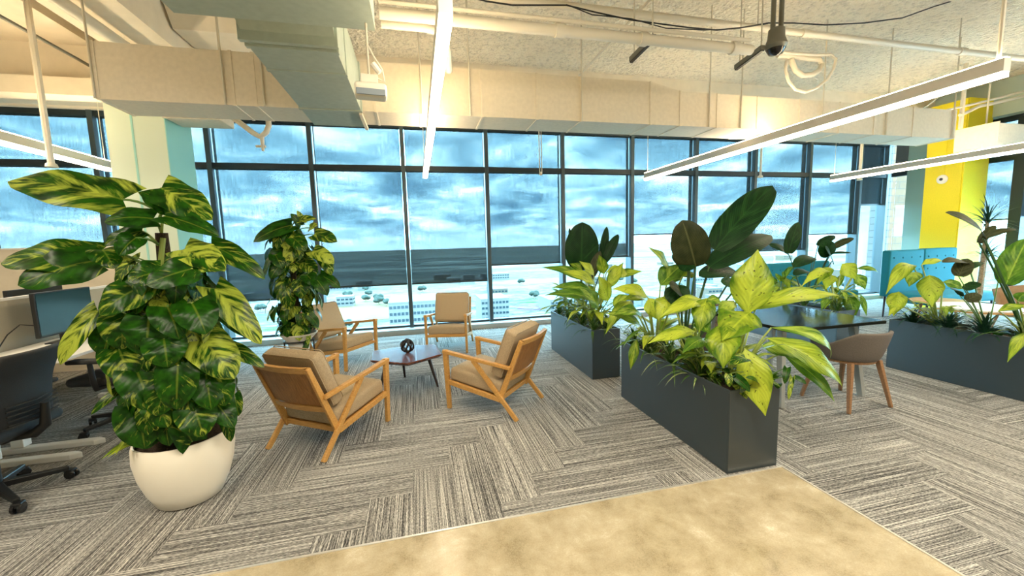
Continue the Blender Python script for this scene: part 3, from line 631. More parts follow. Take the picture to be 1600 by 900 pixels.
# sprinkler elbow by the left windows
pp = [at(x, y, 5.3) for x, y in ((352, 176), (375, 192), (396, 208), (407, 214), (416, 207), (420, 196), (419, 184))]
o = pipe('sprinkler_branch', pp, 0.030, 'pipe', 'white sprinkler pipe elbow hanging before the upper left window', 'pipe', 10)
q = at(409, 212, 5.3)
MB().tube([pp[0], (pp[0].x, pp[0].y, ZC)], 0.007, 6).build('hanger_rod', M['rod'], o)
MB().tube([q, q+V((0.0, 0, -0.17))], [0.026, 0.016], 8).build('sprinkler_head', M['pipe'], o)
MB().tube([q+V((-0.07, 0, -0.12)), q+V((0.03, 0, -0.12))], 0.014, 8).build('sprinkler_tee', M['pipe'], o)
# white pipes at the far right under the ceiling
for pxs, r_, lb in (([(1480, 172), (1520, 163), (1560, 153), (1612, 139)], 0.018, 'upper thin white pipe at the far right ceiling edge'), ([(1500, 180), (1512, 175), (1530, 166), (1560, 160), (1612, 147)], 0.026, 'lower bent white pipe at the far right ceiling edge'), ([(1440, 172), (1475, 145), (1510, 133), (1560, 120), (1612, 100)], 0.010, 'thin grey cable rising along the far right ceiling')):
    pipe('ceiling_pipe', [at(x, y, 4.9) for x, y in pxs], r_, 'pipe', lb, 'pipe', 8)
q = at(1503, 176, 4.9); o = tag(MB().tube([q+V((0,0,-0.25)), (q.x, q.y, ZC)], 0.03, 8).build('ceiling_pipe', M['pipe']), 'vertical white pipe at the right end of the long cream duct', 'pipe')
# ================================================================== OUTSIDE
def ground_mat():
    m = bpy.data.materials.new('city_ground'); m.use_nodes = True; t = m.node_tree; p = t.nodes['Principled BSDF']; l = t.links.new
    g = N(t, 'ShaderNodeNewGeometry'); s = N(t, 'ShaderNodeSeparateXYZ'); l(g.outputs['Position'], s.inputs[0])
    mp = N(t, 'ShaderNodeMapping'); mp.inputs['Scale'].default_value = (0.011, 0.028, 1); l(g.outputs['Position'], mp.inputs[0])
    vo = N(t, 'ShaderNodeTexVoronoi', i_Scale=1.0); l(mp.outputs[0], vo.inputs['Vector'])
    n1 = N(t, 'ShaderNodeTexNoise', i_Scale=4.5, i_Detail=9.0, i_Roughness=0.72); l(mp.outputs[0], n1.inputs['Vector'])
    r1 = ramp(t, [(0.38, (0.012, 0.018, 0.013)), (0.46, (0.030, 0.036, 0.027)), (0.53, (0.075, 0.070, 0.058)), (0.64, (0.16, 0.15, 0.13))]); l(n1.outputs['Fac'], r1.inputs[0])
    mxv = N(t, 'ShaderNodeMix', data_type='RGBA'); mxv.inputs[0].default_value = 0.04; l(r1.outputs[0], mxv.inputs[6]); l(vo.outputs['Color'], mxv.inputs[7])
    # woodland towards the horizon, with pale clearings
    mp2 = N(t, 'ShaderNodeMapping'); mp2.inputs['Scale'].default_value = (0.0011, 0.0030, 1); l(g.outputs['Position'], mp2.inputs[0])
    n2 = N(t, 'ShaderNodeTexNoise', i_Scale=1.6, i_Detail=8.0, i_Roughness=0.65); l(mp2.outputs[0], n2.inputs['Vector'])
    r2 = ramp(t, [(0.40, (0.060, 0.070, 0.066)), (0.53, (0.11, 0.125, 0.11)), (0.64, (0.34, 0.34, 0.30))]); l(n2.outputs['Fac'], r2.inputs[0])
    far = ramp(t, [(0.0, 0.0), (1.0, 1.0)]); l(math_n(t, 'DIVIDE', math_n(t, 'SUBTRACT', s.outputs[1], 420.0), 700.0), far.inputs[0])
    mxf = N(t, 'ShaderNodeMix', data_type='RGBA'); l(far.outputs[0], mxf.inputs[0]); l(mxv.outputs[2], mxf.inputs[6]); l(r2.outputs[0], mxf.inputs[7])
    l(mxf.outputs[2], p.inputs['Base Color']); p.inputs['Roughness'].default_value = 0.95; p.inputs['Specular IOR Level'].default_value = 0.1
    return m
GZ = -60.0
g = MB(); quad(g, -9000, 9000, 12, 9000, GZ)
gr = struct(g.build('ground', ground_mat(), smooth=False))
fm = mat('yellow_field', (0.105, 0.075, 0.022), 0.95, noise=0.25, nscale=0.02)
def gpt(x, y):
    d = ray(x, y); return CAM + d*((GZ-EYE)/d.z)
f = MB(); pts = [gpt(x, y) for x, y in ((520, 508), (610, 498), (612, 466), (560, 462), (516, 474))]
f.prism([(p.x, p.y) for p in pts], GZ, GZ+0.3); tag(f.build('mown_field', fm, smooth=False), 'yellow-green mown field seen far below, left of the white office block', 'field', kind='structure')
M['bwhite'] = mat('white_facade', (0.105, 0.10, 0.092), 0.7); M['bglass'] = mat('teal_ribbon_glass', (0.006, 0.020, 0.028), 0.25); M['bgrey'] = mat('grey_roof', (0.07, 0.07, 0.07), 0.8); M['btan'] = mat('tan_facade', (0.085, 0.066, 0.045), 0.8)
def building(x0, x1, y0, y1, z1, rows, cols, label, group=None, fm_='bwhite', winz=1.7):
    o = empty('office_building', ((x0+x1)/2, y0, GZ), 0, label, 'building', group)
    cx_ = (x0+x1)/2
    MB().box(x0-cx_, x1-cx_, 0, y1-y0, 0, z1-GZ).build('facade', M[fm_], o, smooth=False)
    MB().box(x0-cx_-0.3, x1-cx_+0.3, -0.3, y1-y0+0.3, z1-GZ, z1-GZ+0.8).build('roof_edge', M['bgrey'] if fm_ != 'bwhite' else M['bwhite'], o, smooth=False)
    wd = (x1-x0)/cols
    for k in range(rows):
        zt = z1-GZ-1.6-k*4.1
        mb = MB()
        for c in range(cols): mb.box(x0-cx_+wd*(c+0.15), x0-cx_+wd*(c+0.85), -0.25, 0, zt-winz, zt)
        for c in range(max(2, int((y1-y0)/wd))): mb.box(x1-cx_, x1-cx_+0.25, wd*(c+0.15), wd*(c+0.85), zt-winz, zt)
        mb.build('window_row', M['bglass'], o, smooth=False)
    return o
pA, pB = at(607, 475, 250), at(704, 469, 250)
building(pA.x, pB.x, 250, 285, pA.z, 6, 16, 'long white office block outside with rows of teal windows, behind the coffee table')
pA, pB = at(752, 472, 300), at(795, 468, 300)
building(pA.x, pB.x, 300, 330, pA.z+1.5, 8, 8, 'tall pale block outside, right of the rear armchair')
r2 = random.Random(11)
taken = []
def free(x0, x1, y0, y1):
    if any(x0 < b and x1 > a and y0 < d and y1 > c for a, b, c, d in taken): return False
    taken.append((x0, x1, y0, y1)); return True
free(-22, 22, 245, 290); free(40, 75, 295, 335)
for k in range(60):
    y = r2.uniform(230, 900); a = r2.uniform(-0.9, 1.5); x = y*a
    if abs(x/y-0.0) < 0.22 and y < 420: continue
    wdt, dp, h = r2.uniform(14, 50), r2.uniform(12, 40), r2.uniform(5, 14)
    if not free(x-3, x+wdt+3, y-3, y+dp+3): continue
    building(x, x+wdt, y, y+dp, GZ+h, 1 if h < 9 else 2, int(wdt/4), 'low pale flat-roofed building far below among streets and trees', 'low buildings in the town outside', r2.choice(['bwhite', 'bwhite', 'btan']))
# trees of the town
tm = mat('distant_tree_leaves', (0.012, 0.024, 0.016), 0.9, noise=0.5, nscale=0.6)
tr_me = MB()
for k in range(7):
    a = k*2.4; tr_me.lathe([(0.01, -2.2), (2.4, -1.2), (3.0, 0.2), (2.1, 1.7), (0.01, 2.5)], (math.cos(a)*2.6*(k > 0), math.sin(a)*2.6*(k > 0), 5+0.8*math.sin(k*1.7)), 9)
tproto = empty('tree', (0, 0, GZ), 0, 'small round green tree in the town far below the windows', 'tree', 'trees in the town outside')
tr_me.build('tree_crown', tm, tproto); MB().tube([(0, 0, 0), (0, 0, 4)], 0.5, 6).build('tree_trunk', M['bark'], tproto)
spots = []
for k in range(30):
    p = gpt(568+r2.uniform(0, 42), 474+r2.uniform(-4, 5)); spots.append((p.x, p.y))
for k in range(70):
    y = r2.uniform(220, 620); spots.append((y*r2.uniform(-0.75, 1.35), y))
spots = [q for q in spots if free(q[0]-7, q[0]+7, q[1]-7, q[1]+7)]
for k, (x, y) in enumerate(spots):
    o = tproto if k == 0 else copy_tree(tproto)
    o.location = (x, y, GZ); o.rotation_euler.z = r2.uniform(0, 6); s_ = r2.uniform(0.8, 1.3); o.scale = (s_, s_, s_)
# brick wing outside the corner
def brick_mat(name, c1, c2):
    m = bpy.data.materials.new(name); m.use_nodes = True; t = m.node_tree; p = t.nodes['Principled BSDF']; l = t.links.new
    c = N(t, 'ShaderNodeTexCoord'); s = N(t, 'ShaderNodeSeparateXYZ'); l(c.outputs['Object'], s.inputs[0]); cb_ = N(t, 'ShaderNodeCombineXYZ')
    l(math_n(t, 'ADD', s.outputs[0], s.outputs[1]), cb_.inputs[0]); l(s.outputs[2], cb_.inputs[1])
    b = N(t, 'ShaderNodeTexBrick', i_Scale=1.0); b.inputs['Color1'].default_value = (*c1, 1); b.inputs['Color2'].default_value = (*c2, 1); b.inputs['Mortar'].default_value = (0.022, 0.018, 0.014, 1)
    b.inputs['Mortar Size'].default_value = 0.008; b.inputs['Brick Width'].default_value = 0.6; b.inputs['Row Height'].default_value = 0.2
    l(cb_.outputs[0], b.inputs['Vector']); l(b.outputs['Color'], p.inputs['Base Color']); p.inputs['Roughness'].default_value = 0.9; return m
wg = empty('brick_wing', (13.6, 9.0, GZ), 0, 'pale brick wing of the tower outside the window corner', 'building')
MB().box(0, 1.7, 0, 0.75, 0, 85).build('brick_wall', brick_mat('orange_brick', (0.080, 0.036, 0.013), (0.100, 0.046, 0.017)), wg, smooth=False)
MB().box(-0.05, 0.0, 0.0, 0.8, 0, 85).build('brick_return', brick_mat('white_brick', (0.085, 0.083, 0.082), (0.075, 0.073, 0.072)), wg, smooth=False)
# ================================================================== FURNITURE
def on_z(x, y, z):
    d = ray(x, y); return CAM + d*((z-EYE)/d.z)
def make_armchair(loc, rz, label):
    r = empty('armchair', (loc[0], loc[1], 0), rz, label, 'armchair', 'wooden armchairs around the coffee table')
    Wd = M['wood']
    for s in (-1, 1):
        x = 0.28*s; sx = (1, 0, 0)
        MB().beam((x, 0.325, 0), (x, 0.345, 0.555), 0.030, 0.038, 0.032, 0.048, sx).build('leg', Wd, r, smooth=False, bevel=0.004)
        MB().beam((x, 0.368, 0.538), (x, -0.325, 0.455), 0.045, 0.032, 0.036, 0.028, sx).build('armrest', Wd, r, smooth=False, bevel=0.004)
        MB().beam((x, 0.05, 0.490), (x, -0.375, 0.0), 0.026, 0.044, 0.026, 0.036, sx).build('leg', Wd, r, smooth=False, bevel=0.004)
        MB().beam((x*0.93, -0.195, 0.135), (x*0.93, -0.425, 0.695), 0.026, 0.052, 0.026, 0.036, sx).build('back_post', Wd, r, smooth=False, bevel=0.004)
        MB().beam((x, 0.335, 0.255), (x, -0.215, 0.165), 0.026, 0.044, 0.026, 0.044, sx).build('side_rail', Wd, r, smooth=False, bevel=0.004)
    MB().beam((-0.28, 0.325, 0.25), (0.28, 0.325, 0.25), 0.03, 0.04, side=(0,1,0)).build('seat_rail', Wd, r, smooth=False, bevel=0.004)
    MB().beam((-0.26, -0.205, 0.165), (0.26, -0.205, 0.165), 0.03, 0.04, side=(0,1,0)).build('seat_rail', Wd, r, smooth=False, bevel=0.004)
    MB().box(-0.255, 0.255, -0.20, 0.31, 0.0, 0.012)
    sb = MB().quadbox([(-0.255,-0.20,0.165),(0.255,-0.20,0.165),(0.255,0.315,0.248),(-0.255,0.315,0.248),(-0.255,-0.20,0.178),(0.255,-0.20,0.178),(0.255,0.315,0.262),(-0.255,0.315,0.262)])
    sb.build('seat_panel', M['ply'], r, smooth=False)
    # curved back panel and rails, bowed backwards between the posts
    def bowed(z0, z1, t, off, mt, nm):
        def yz(z): return -0.195-(z-0.135)*0.230/0.560
        mb = MB(); rows_f, rows_b = [], []
        for k in range(13):
            u = -1+2*k/12; x = u*0.252; bow = 0.030*(1-u*u)
            rows_f.append([(x, yz(z)-bow+t/2+off, z) for z in (z0, z1)]); rows_b.append([(x, yz(z)-bow-t/2+off, z) for z in (z0, z1)])
        mb.grid([[p[0] for p in rows_b], [p[1] for p in rows_b], [p[1] for p in rows_f], [p[0] for p in rows_f], [p[0] for p in rows_b]])
        return mb.build(nm, mt, r, auto=50)
    bowed(0.385, 0.66, 0.012, 0.0, M['ply'], 'back_panel'); bowed(0.655, 0.70, 0.034, 0.0, Wd, 'back_rail'); bowed(0.33, 0.375, 0.030, 0.0, Wd, 'back_rail')
    c = rbox(-0.262, 0.262, -0.275, 0.275, -0.062, 0.062, 0.032, 0.018).build('seat_cushion', M['fabric'], r)
    c.location = (0, 0.052, 0.285); c.rotation_euler = (R(8.5), 0, 0)
    c = rbox(-0.258, 0.258, -0.055, 0.055, -0.225, 0.225, 0.034, 0.0).build('back_cushion', M['fabric'], r)
    c.location = (0, -0.243, 0.560); c.rotation_euler = (R(22.0), 0, 0)
    p = MB(); q = 0.225; px = 0.247
    p.tube([(-px, 0.050, -q+.02), (-px, 0.050, q-.02), (-px+.02, 0.050, q-.002), (px-.02, 0.050, q-.002), (px, 0.050, q-.02), (px, 0.050, -q+.02)], 0.0045, 6)
    p.tube([(-px, -0.050, -q+.02), (-px, -0.050, q-.02), (-px+.02, -0.050, q-.002), (px-.02, -0.050, q-.002), (px, -0.050, q-.02), (px, -0.050, -q+.02)], 0.0045, 6)
    p.build('piping', M['fabric'], c)
    return r
ch = make_armchair((-0.733, 3.39), R(-35), 'wooden armchair nearest the big white pot, its plywood back to the viewer')
for loc, rz, lb in (((0.655, 3.62), R(49.5), 'wooden armchair beside the dark planters, back turned three quarters to the viewer'),
                    ((-1.03, 5.54), R(-124), 'wooden armchair beside the smaller pothos stand, facing right'),
                    ((0.43, 5.87), R(165.5), 'wooden armchair farthest away by the windows, facing the viewer')):
    o = copy_tree(ch); o.location = (loc[0], loc[1], 0); o.rotation_euler = (0, 0, rz); o['label'] = lb

# coffee table with six-sided top
CT = (-0.155, 4.30); TZ = 0.365
ct = empty('coffee_table', (CT[0], CT[1], 0), 0, 'low dark walnut coffee table with six-sided top between the armchairs', 'coffee table')
hexp = [on_z(x, y, TZ) for x, y in ((579, 563), (637, 568), (690, 553), (681, 538), (640, 539), (583, 548))]
hexp = [(p.x-CT[0], p.y-CT[1]) for p in hexp]
b = MB(); n = 6
ins = [(x*0.93, y*0.93) for x, y in hexp]; ins2 = [(x*0.985, y*0.985) for x, y in hexp]
b.v = [(x, y, TZ-0.034) for x, y in ins] + [(x, y, TZ-0.012) for x, y in hexp] + [(x, y, TZ-0.004) for x, y in hexp] + [(x, y, TZ) for x, y in ins2]
b.f = [tuple(reversed(range(6)))] + [(l_*6+k, l_*6+(k+1) % 6, l_*6+6+(k+1) % 6, l_*6+6+k) for l_ in range(3) for k in range(6)] + [tuple(18+k for k in range(6))]
b.build('tabletop', M['walnut'], ct, smooth=False)
for fx, fy, tx, ty in ((0.305, -0.08, 0.215, 0.02), (-0.05, 0.36, -0.06, 0.22), (-0.30, -0.22, -0.2, -0.14)):
    MB().tube([(fx, fy, 0), (tx, ty, TZ-0.03)], [0.011, 0.022], 12).build('leg', M['darkleg'], ct)
kp = on_z(637, 551, TZ)
kb = MB()
r3 = random.Random(4)
kc = V((0, 0, 0.078))
for k in range(6):
    nrm = V((r3.uniform(-1, 1), r3.uniform(-1, 1), r3.uniform(-0.5, 0.5))).normalized(); a_ = nrm.orthogonal().normalized(); b2 = nrm.cross(a_)
    off = nrm*r3.uniform(-0.025, 0.025); rr_ = 0.066
    kb.tube([kc+off+(a_*math.cos(t*2*math.pi/28)+b2*math.sin(t*2*math.pi/28))*rr_ for t in range(29)], 0.0095, 8, caps=False)
zm = min(v[2] for v in kb.v); kb.v = [(v[0], v[1], v[2]-zm) for v in kb.v]
o = kb.build('knot_sculpture', M['gloss']); o.location = (kp.x, kp.y, TZ); tag(o, 'small black knot of rings standing on the walnut coffee table', 'sculpture')

# meeting table and bucket chairs
mt = empty('meeting_table', (3.51, 3.25, 0), 0, 'black topped meeting table behind the nearest dark planter', 'table')
MB().box(-0.53, 0.54, -0.61, 0.60, 0.700, 0.73).build('tabletop', M['tabletop'], mt, smooth=False, bevel=0.006)
lg = mat('grey_leg', (0.36, 0.38, 0.37), 0.4, 0.3)
for sx in (-1, 1):
    for sy in (-1, 1):
        MB().beam((0.46*sx, 0.50*sy, 0), (0.40*sx, 0.42*sy, 0.70), 0.04, 0.05, 0.05, 0.06).build('leg', lg, mt, smooth=False, bevel=0.004)
MB().box(-0.38, 0.38, -0.03, 0.03, 0.64, 0.70).build('underframe', M['black'], mt, smooth=False)
def bucket_chair(x, y, rz, label):
    r = empty('bucket_chair', (x, y, 0), rz, label, 'chair', 'grey felt bucket chairs at the black table')
    rows = []
    for k in range(33):
        a = R(-128+256*k/32); u = abs(a)/R(128)
        top = 0.685 - 0.115*max(0, min(1, (u-0.30)/0.34))**1.2 * (1 if u < 0.64 else 1) - 0.02*max(0, u-0.64)
        row = []
        for q in range(7):
            t = q/6; z = 0.425+(top-0.425)*t
            rx = 0.195+0.075*t**0.7; ry = 0.185+0.085*t**0.7
            row.append((rx*math.sin(a)*(1.0+0.12*max(0, -math.cos(a))), -ry*math.cos(a)-0.01, z))
        rows.append(row)
    sh_ = MB().grid(rows).build('shell', M['greyfab'], r)
    so = sh_.modifiers.new('thick', 'SOLIDIFY'); so.thickness = 0.028; so.offset = 0
    sb_ = sh_.modifiers.new('soft', 'BEVEL'); sb_.width = 0.008; sb_.segments = 2; sb_.limit_method = 'ANGLE'; sb_.angle_limit = R(50)
    MB().lathe([(0.03, 0.425), (0.19, 0.425), (0.205, 0.44), (0.20, 0.462), (0.15, 0.475), (0.01, 0.478)], n=32).build('seat', M['greyfab'], r)
    MB().lathe([(0.15, 0.395), (0.195, 0.397), (0.20, 0.412), (0.195, 0.426), (0.15, 0.426)], n=32).build('seat_ring', M['oak'], r)
    for sx in (-1, 1):
        for sy in (-1, 1):
            MB().beam((0.235*sx, 0.215*sy, 0), (0.155*sx, 0.145*sy, 0.41), 0.026, 0.026, 0.036, 0.044).build('leg', M['oak'], r, smooth=False, bevel=0.006)
    return r
bc = bucket_chair(3.70, 2.70, R(0), 'grey felt bucket chair with oak legs tucked under the near end of the black table')
o = copy_tree(bc); o.location = (2.80, 3.32, 0); o.rotation_euler.z = R(-90); o['label'] = 'grey bucket chair mostly hidden between the nearest planter and the black table'
o = copy_tree(bc); o.location = (3.45, 4.0, 0); o.rotation_euler.z = R(180); o['label'] = 'grey bucket chair at the far end of the black table, seen through its legs'

# desks along the left
def desk(y0, y1, label):
    r = empty('desk', (-3.03, (y0+y1)/2, 0), 0, label, 'desk', 'white desks along the grey screens')
    h = (y1-y0)/2-0.01
    MB().box(-0.36, 0.36, -h, h, 0.70, 0.725).build('desktop', M['deskwhite'], r, smooth=False, bevel=0.004)
    MB().box(-0.34, 0.34, -0.03, 0.03, 0.66, 0.70).build('desk_beam', M['metalwhite'], r, smooth=False)
    for s in (-1, 1):
        y = s*(h-0.09)
        MB().box(-0.06, 0.02, y-0.035, y+0.035, 0.05, 0.70).build('leg', M['metalwhite'], r, smooth=False, bevel=0.004)
        f = MB(); pts = [(-0.33, y-0.03), (0.46, y-0.034), (0.52, y), (0.46, y+0.034), (-0.33, y+0.03)]
        f.prism(pts, 0.0, 0.045); f.build('foot', M['metalwhite'], r, smooth=False, bevel=0.008)
    return r
desk(2.15, 3.62, 'white height-adjustable desk nearest the viewer, behind the big black chair')
desk(3.65, 5.12, 'white desk with a monitor on it, second from the viewer')
desk(5.15, 5.85, 'white desk end nearest the windows, behind the big pothos')
for y0, y1, lb in ((2.15, 3.62, 'grey fabric desk screen cut by the left picture edge'), (3.65, 5.12, 'grey fabric desk screen behind the lit monitor'), (5.15, 5.85, 'short grey fabric desk screen nearest the windows')):
    o = empty('desk_screen', (-3.44, (y0+y1)/2, 0.70), 0, lb, 'desk screen', 'grey desk screens'); h = (y1-y0)/2-0.005
    MB().box(-0.02, 0.02, -h, h, -0.15, 0.44).build('screen_panel', M['screenfab'], o, smooth=False)
    MB().box(-0.025, 0.025, -h, h, 0.44, 0.462).build('screen_trim', M['deskwhite'], o, smooth=False)
o = empty('low_partition', (-6.2, 6.36, 0), 0, 'pale cream low partition below the windows at the far left', 'partition')
MB().box(-2.7, 2.6, -0.04, 0.04, 0.0, 1.60).build('partition_panel', M['cream'], o, smooth=False)
MB().box(-2.7, 2.6, -0.05, 0.05, 1.60, 1.62).build('partition_cap', M['deskwhite'], o, smooth=False)
def monitor(x, y, rz, label):
    r = empty('monitor', (x, y, 0.725), rz, label, 'monitor', 'desk monitors')
    MB().box(-0.30, 0.30, -0.015, 0.02, 0.085, 0.475).build('monitor_case', M['black'], r, smooth=False, bevel=0.006)
    MB().box(-0.288, 0.288, -0.0175, -0.0145, 0.10, 0.463).build('monitor_display', M['display'], r, smooth=False)
    MB().beam((0, 0.035, 0.0), (0, 0.035, 0.25), 0.05, 0.03).build('monitor_stand', M['black'], r, smooth=False)
    MB().box(-0.12, 0.12, -0.07, 0.10, 0.0, 0.012).build('monitor_foot', M['black'], r, smooth=False, bevel=0.004)
    return r
monitor(-3.16, 4.47, R(90), 'black monitor with a bright reflection, on the white desk behind the big pothos')
tag(MB().box(-4.17, -3.46, 3.2, 6.0, 0.70, 0.725).build('desk', M['deskwhite'], smooth=False), 'white desktop on the far side of the grey screens', 'desk')
monitor(-3.72, 4.95, R(-90), 'black monitor seen from behind over the grey desk screen')
pp = [(-3.36, 4.0, 0.735), (-3.38, 4.1, 0.76), (-3.37, 4.18, 0.86), (-3.33, 4.25, 0.93), (-3.25, 4.32, 0.90), (-3.17, 4.40, 0.86)]
tag(MB().tube(pp, 0.005, 6).build('monitor_cable', M['black']), 'thin black cable curling behind the monitor on the white desk', 'cable')

def office_chair(x, y, rz, label, arms=True):
    r = empty('office_chair', (x, y, 0), rz, label, 'office chair', 'black office chairs at the white desks')
    for k in range(5):
        a = 2*math.pi*k/5+0.3; c, s = math.cos(a), math.sin(a)
        MB().beam((0.03*c, 0.03*s, 0.10), (0.31*c, 0.31*s, 0.075), 0.05, 0.042, 0.032, 0.028, (-s, c, 0)).build('base_arm', M['black'], r, smooth=False, bevel=0.006)
        cs = empty('caster', (0.315*c, 0.315*s, 0), a+0.8); cs.parent = r
        for sd_ in (-1, 1): MB().lathe([(0.006, -0.010), (0.026, -0.010), (0.030, -0.004), (0.030, 0.008), (0.006, 0.010)], (sd_*0.016, 0, 0.030), 18, 'x').build('wheel', M['gloss'], cs)
        MB().box(-0.024, 0.024, -0.02, 0.028, 0.035, 0.065).build('caster_hood', M['black'], cs, smooth=False, bevel=0.006)
    MB().tube([(0, 0, 0.07), (0, 0, 0.26), (0, 0, 0.262), (0, 0, 0.40)], [0.034, 0.034, 0.018, 0.018], 16).build('gas_lift', M['black'], r)
    MB().box(-0.09, 0.09, -0.16, 0.10, 0.385, 0.425).build('tilt_mechanism', M['black'], r, smooth=False, bevel=0.01)
    rbox(-0.25, 0.25, -0.23, 0.25, 0.42, 0.495, 0.035, 0.01).build('seat', M['mesh'], r)
    rows_f, rows_b = [], []
    for i in range(11):
        t = i/10; z = 0.50+0.44*t; w_ = 0.225*(1-0.9*max(0, t-0.78)**2*4)*(0.86+0.14*min(1, t*3))
        yb = -0.245-0.05*math.sin(t*math.pi)*-1-0.10*t
        rows_f.append([(w_*u, yb+0.055*u*u, z) for u in [-1+k/6 for k in range(13)]])
    bk = MB().grid(rows_f).build('backrest', M['mesh'], r)
    so = bk.modifiers.new('thick', 'SOLIDIFY'); so.thickness = 0.035; so.offset = 0
    bv = bk.modifiers.new('soft', 'BEVEL'); bv.width = 0.012; bv.segments = 2; bv.limit_method = 'ANGLE'
    MB().tube([(0, -0.10, 0.40), (0, -0.24, 0.41), (0, -0.30, 0.46), (0, -0.315, 0.60)], [0.03, 0.03, 0.028, 0.02], 10).build('back_spine', M['black'], r)
    for k in range(5):
        z = 0.52+0.028*k; MB().tube([(-0.17, -0.235-0.02, z), (0, -0.285, z-0.01), (0.17, -0.235-0.02, z)], 0.006, 6).build('lumbar_slat', M['black'], r)
    if arms:
        for s in (-1, 1):
            MB().tube([(0.12*s, -0.02, 0.41), (0.29*s, -0.04, 0.42), (0.305*s, -0.04, 0.48), (0.305*s, -0.03, 0.64)], [0.02, 0.02, 0.02, 0.017], 10).build('arm_post', M['black'], r)
            rbox(0.305*s-0.045, 0.305*s+0.045, -0.15, 0.12, 0.64, 0.672, 0.014).build('arm_pad', M['mesh'], r)
    return r
oc = office_chair(-2.62, 3.02, R(90), 'big black office chair nearest the viewer at the left picture edge')
o = copy_tree(oc); o.location = (-2.58, 4.14, 0); o.rotation_euler.z = R(80); o['label'] = 'black office chair half hidden behind the big variegated pothos'
o = copy_tree(oc); o.location = (-4.50, 5.50, 0); o.rotation_euler.z = R(-90); o['label'] = 'black office chair on the far side of the grey desk screens'

# teal benches, round table and tan chair at the right
def bench(x, y, w_, h_, label, npan=2):
    r = empty('tufted_bench', (x, y, 0), 0, label, 'bench', 'teal tufted benches')
    pw = w_/npan
    for k in range(npan):
        x0 = -w_/2+k*pw; dz = 0.012*k
        p = rbox(x0+0.003, x0+pw-0.003, 0.20, 0.34, 0.38, h_+dz, 0.03).build('back_panel', M['sofa'], r)
        for i in range(4):
            for j in range(2):
                MB().lathe([(0.016, 0), (0.013, -0.008), (0.004, -0.011)], (x0+pw*(i+0.5)/4, 0.20, h_-0.13-0.22*j), 12, 'y').build('button', mat_btn, p)
    rbox(-w_/2+0.02, w_/2-0.02, -0.40, 0.20, 0.30, 0.46, 0.04, 0.01).build('seat_cushion', M['sofa'], r)
    for sx in (-1, 1):
        for yy in (-0.34, 0.28):
            MB().tube([((w_/2-0.05)*sx, yy, 0), ((w_/2-0.07)*sx, yy, 0.40)], [0.012, 0.018], 10).build('leg', M['darkleg'], r)
    return r
mat_btn = mat('teal_button', (0.0, 0.14, 0.18), 0.7)
bench(8.92, 5.10, 1.66, 1.20, 'high-backed teal tufted bench in front of the yellow column')
bench(7.35, 6.15, 1.5, 0.98, 'teal tufted bench seen through the leaves of the planter behind the black table')
rp = on_z(1524, 480, 0.50)
rt = empty('round_table', (rp.x, rp.y, 0), 0, 'pale round side table with a wooden rim behind the right hand planter', 'table')
MB().lathe([(0.01, 0.485), (0.40, 0.485), (0.41, 0.50), (0.40, 0.515), (0.01, 0.515)], n=40).build('tabletop', M['deskwhite'], rt)
MB().lathe([(0.38, 0.465), (0.412, 0.470), (0.412, 0.486), (0.38, 0.486)], n=40).build('table_rim', M['wood'], rt)
MB().lathe([(0.22, 0), (0.22, 0.015), (0.03, 0.03), (0.025, 0.47), (0.05, 0.485)], n=24).build('pedestal', M['metalwhite'], rt)
tc_ = empty('tub_chair', (8.35, 3.75, 0), R(70), 'tan tub chair behind the right hand planter at the picture edge', 'chair')
tanf = mat('tan_leather', (0.34, 0.22, 0.12), 0.6, noise=0.1, nscale=30)
rows = []
for k in range(25):
    a = R(-115+230*k/24); top = 0.74-0.10*abs(k-12)/12
    rows.append([((0.24+0.09*t)*math.sin(a), -(0.24+0.09*t)*math.cos(a), 0.30+(top-0.30)*t) for t in (0, .25, .5, .75, 1)])
s_ = MB().grid(rows).build('shell', tanf, tc_); so = s_.modifiers.new('thick', 'SOLIDIFY'); so.thickness = 0.05; so.offset = 0
MB().lathe([(0.01, 0.28), (0.25, 0.28), (0.27, 0.33), (0.26, 0.40), (0.01, 0.42)], n=28).build('seat', tanf, tc_)
for sx in (-1, 1):
    for sy in (-1, 1): MB().tube([(0.22*sx, 0.22*sy, 0), (0.17*sx, 0.17*sy, 0.30)], [0.012, 0.018], 8).build('leg', M['oak'], tc_)
wo_ = empty('round_table', (7.72, 4.36, 0), 0, 'small light wooden round table between the right hand planter and the teal bench', 'table')
MB().lathe([(0.01, 0.44), (0.33, 0.44), (0.34, 0.455), (0.33, 0.47), (0.01, 0.47)], n=36).build('tabletop', M['wood'], wo_)
for k in range(3):
    a = 2.1*k+0.4; MB().tube([(0.26*math.cos(a), 0.26*math.sin(a), 0), (0.2*math.cos(a), 0.2*math.sin(a), 0.44)], [0.012, 0.018], 8).build('leg', M['oak'], wo_)

# planters
def planter(x0, x1, y0, y1, h, label):
    r = empty('planter_box', ((x0+x1)/2, (y0+y1)/2, 0), 0, label, 'planter', 'dark metal trough planters')
    a, b_ = (x1-x0)/2, (y1-y0)/2; t = 0.012
    s = MB(); s.box(-a, a, -b_, -b_+t, 0, h); s.box(-a, a, b_-t, b_, 0, h); s.box(-a, -a+t, -b_+t, b_-t, 0, h); s.box(a-t, a, -b_+t, b_-t, 0, h); s.box(-a+t, a-t, -b_+t, b_-t, 0, 0.02)
    s.build('planter_shell', M['planter'], r, smooth=False, bevel=0.0025)
    so_ = MB(); nx, ny = 8, 20; r4 = random.Random(3)
    so_.grid([[(-a+t+(2*a-2*t)*i/nx, -b_+t+(2*b_-2*t)*j/ny, h-0.05+r4.uniform(-0.012, 0.012)) for i in range(nx+1)] for j in range(ny+1)])
    so_.build('soil', M['soil'], r)
    return r
PH = 0.55
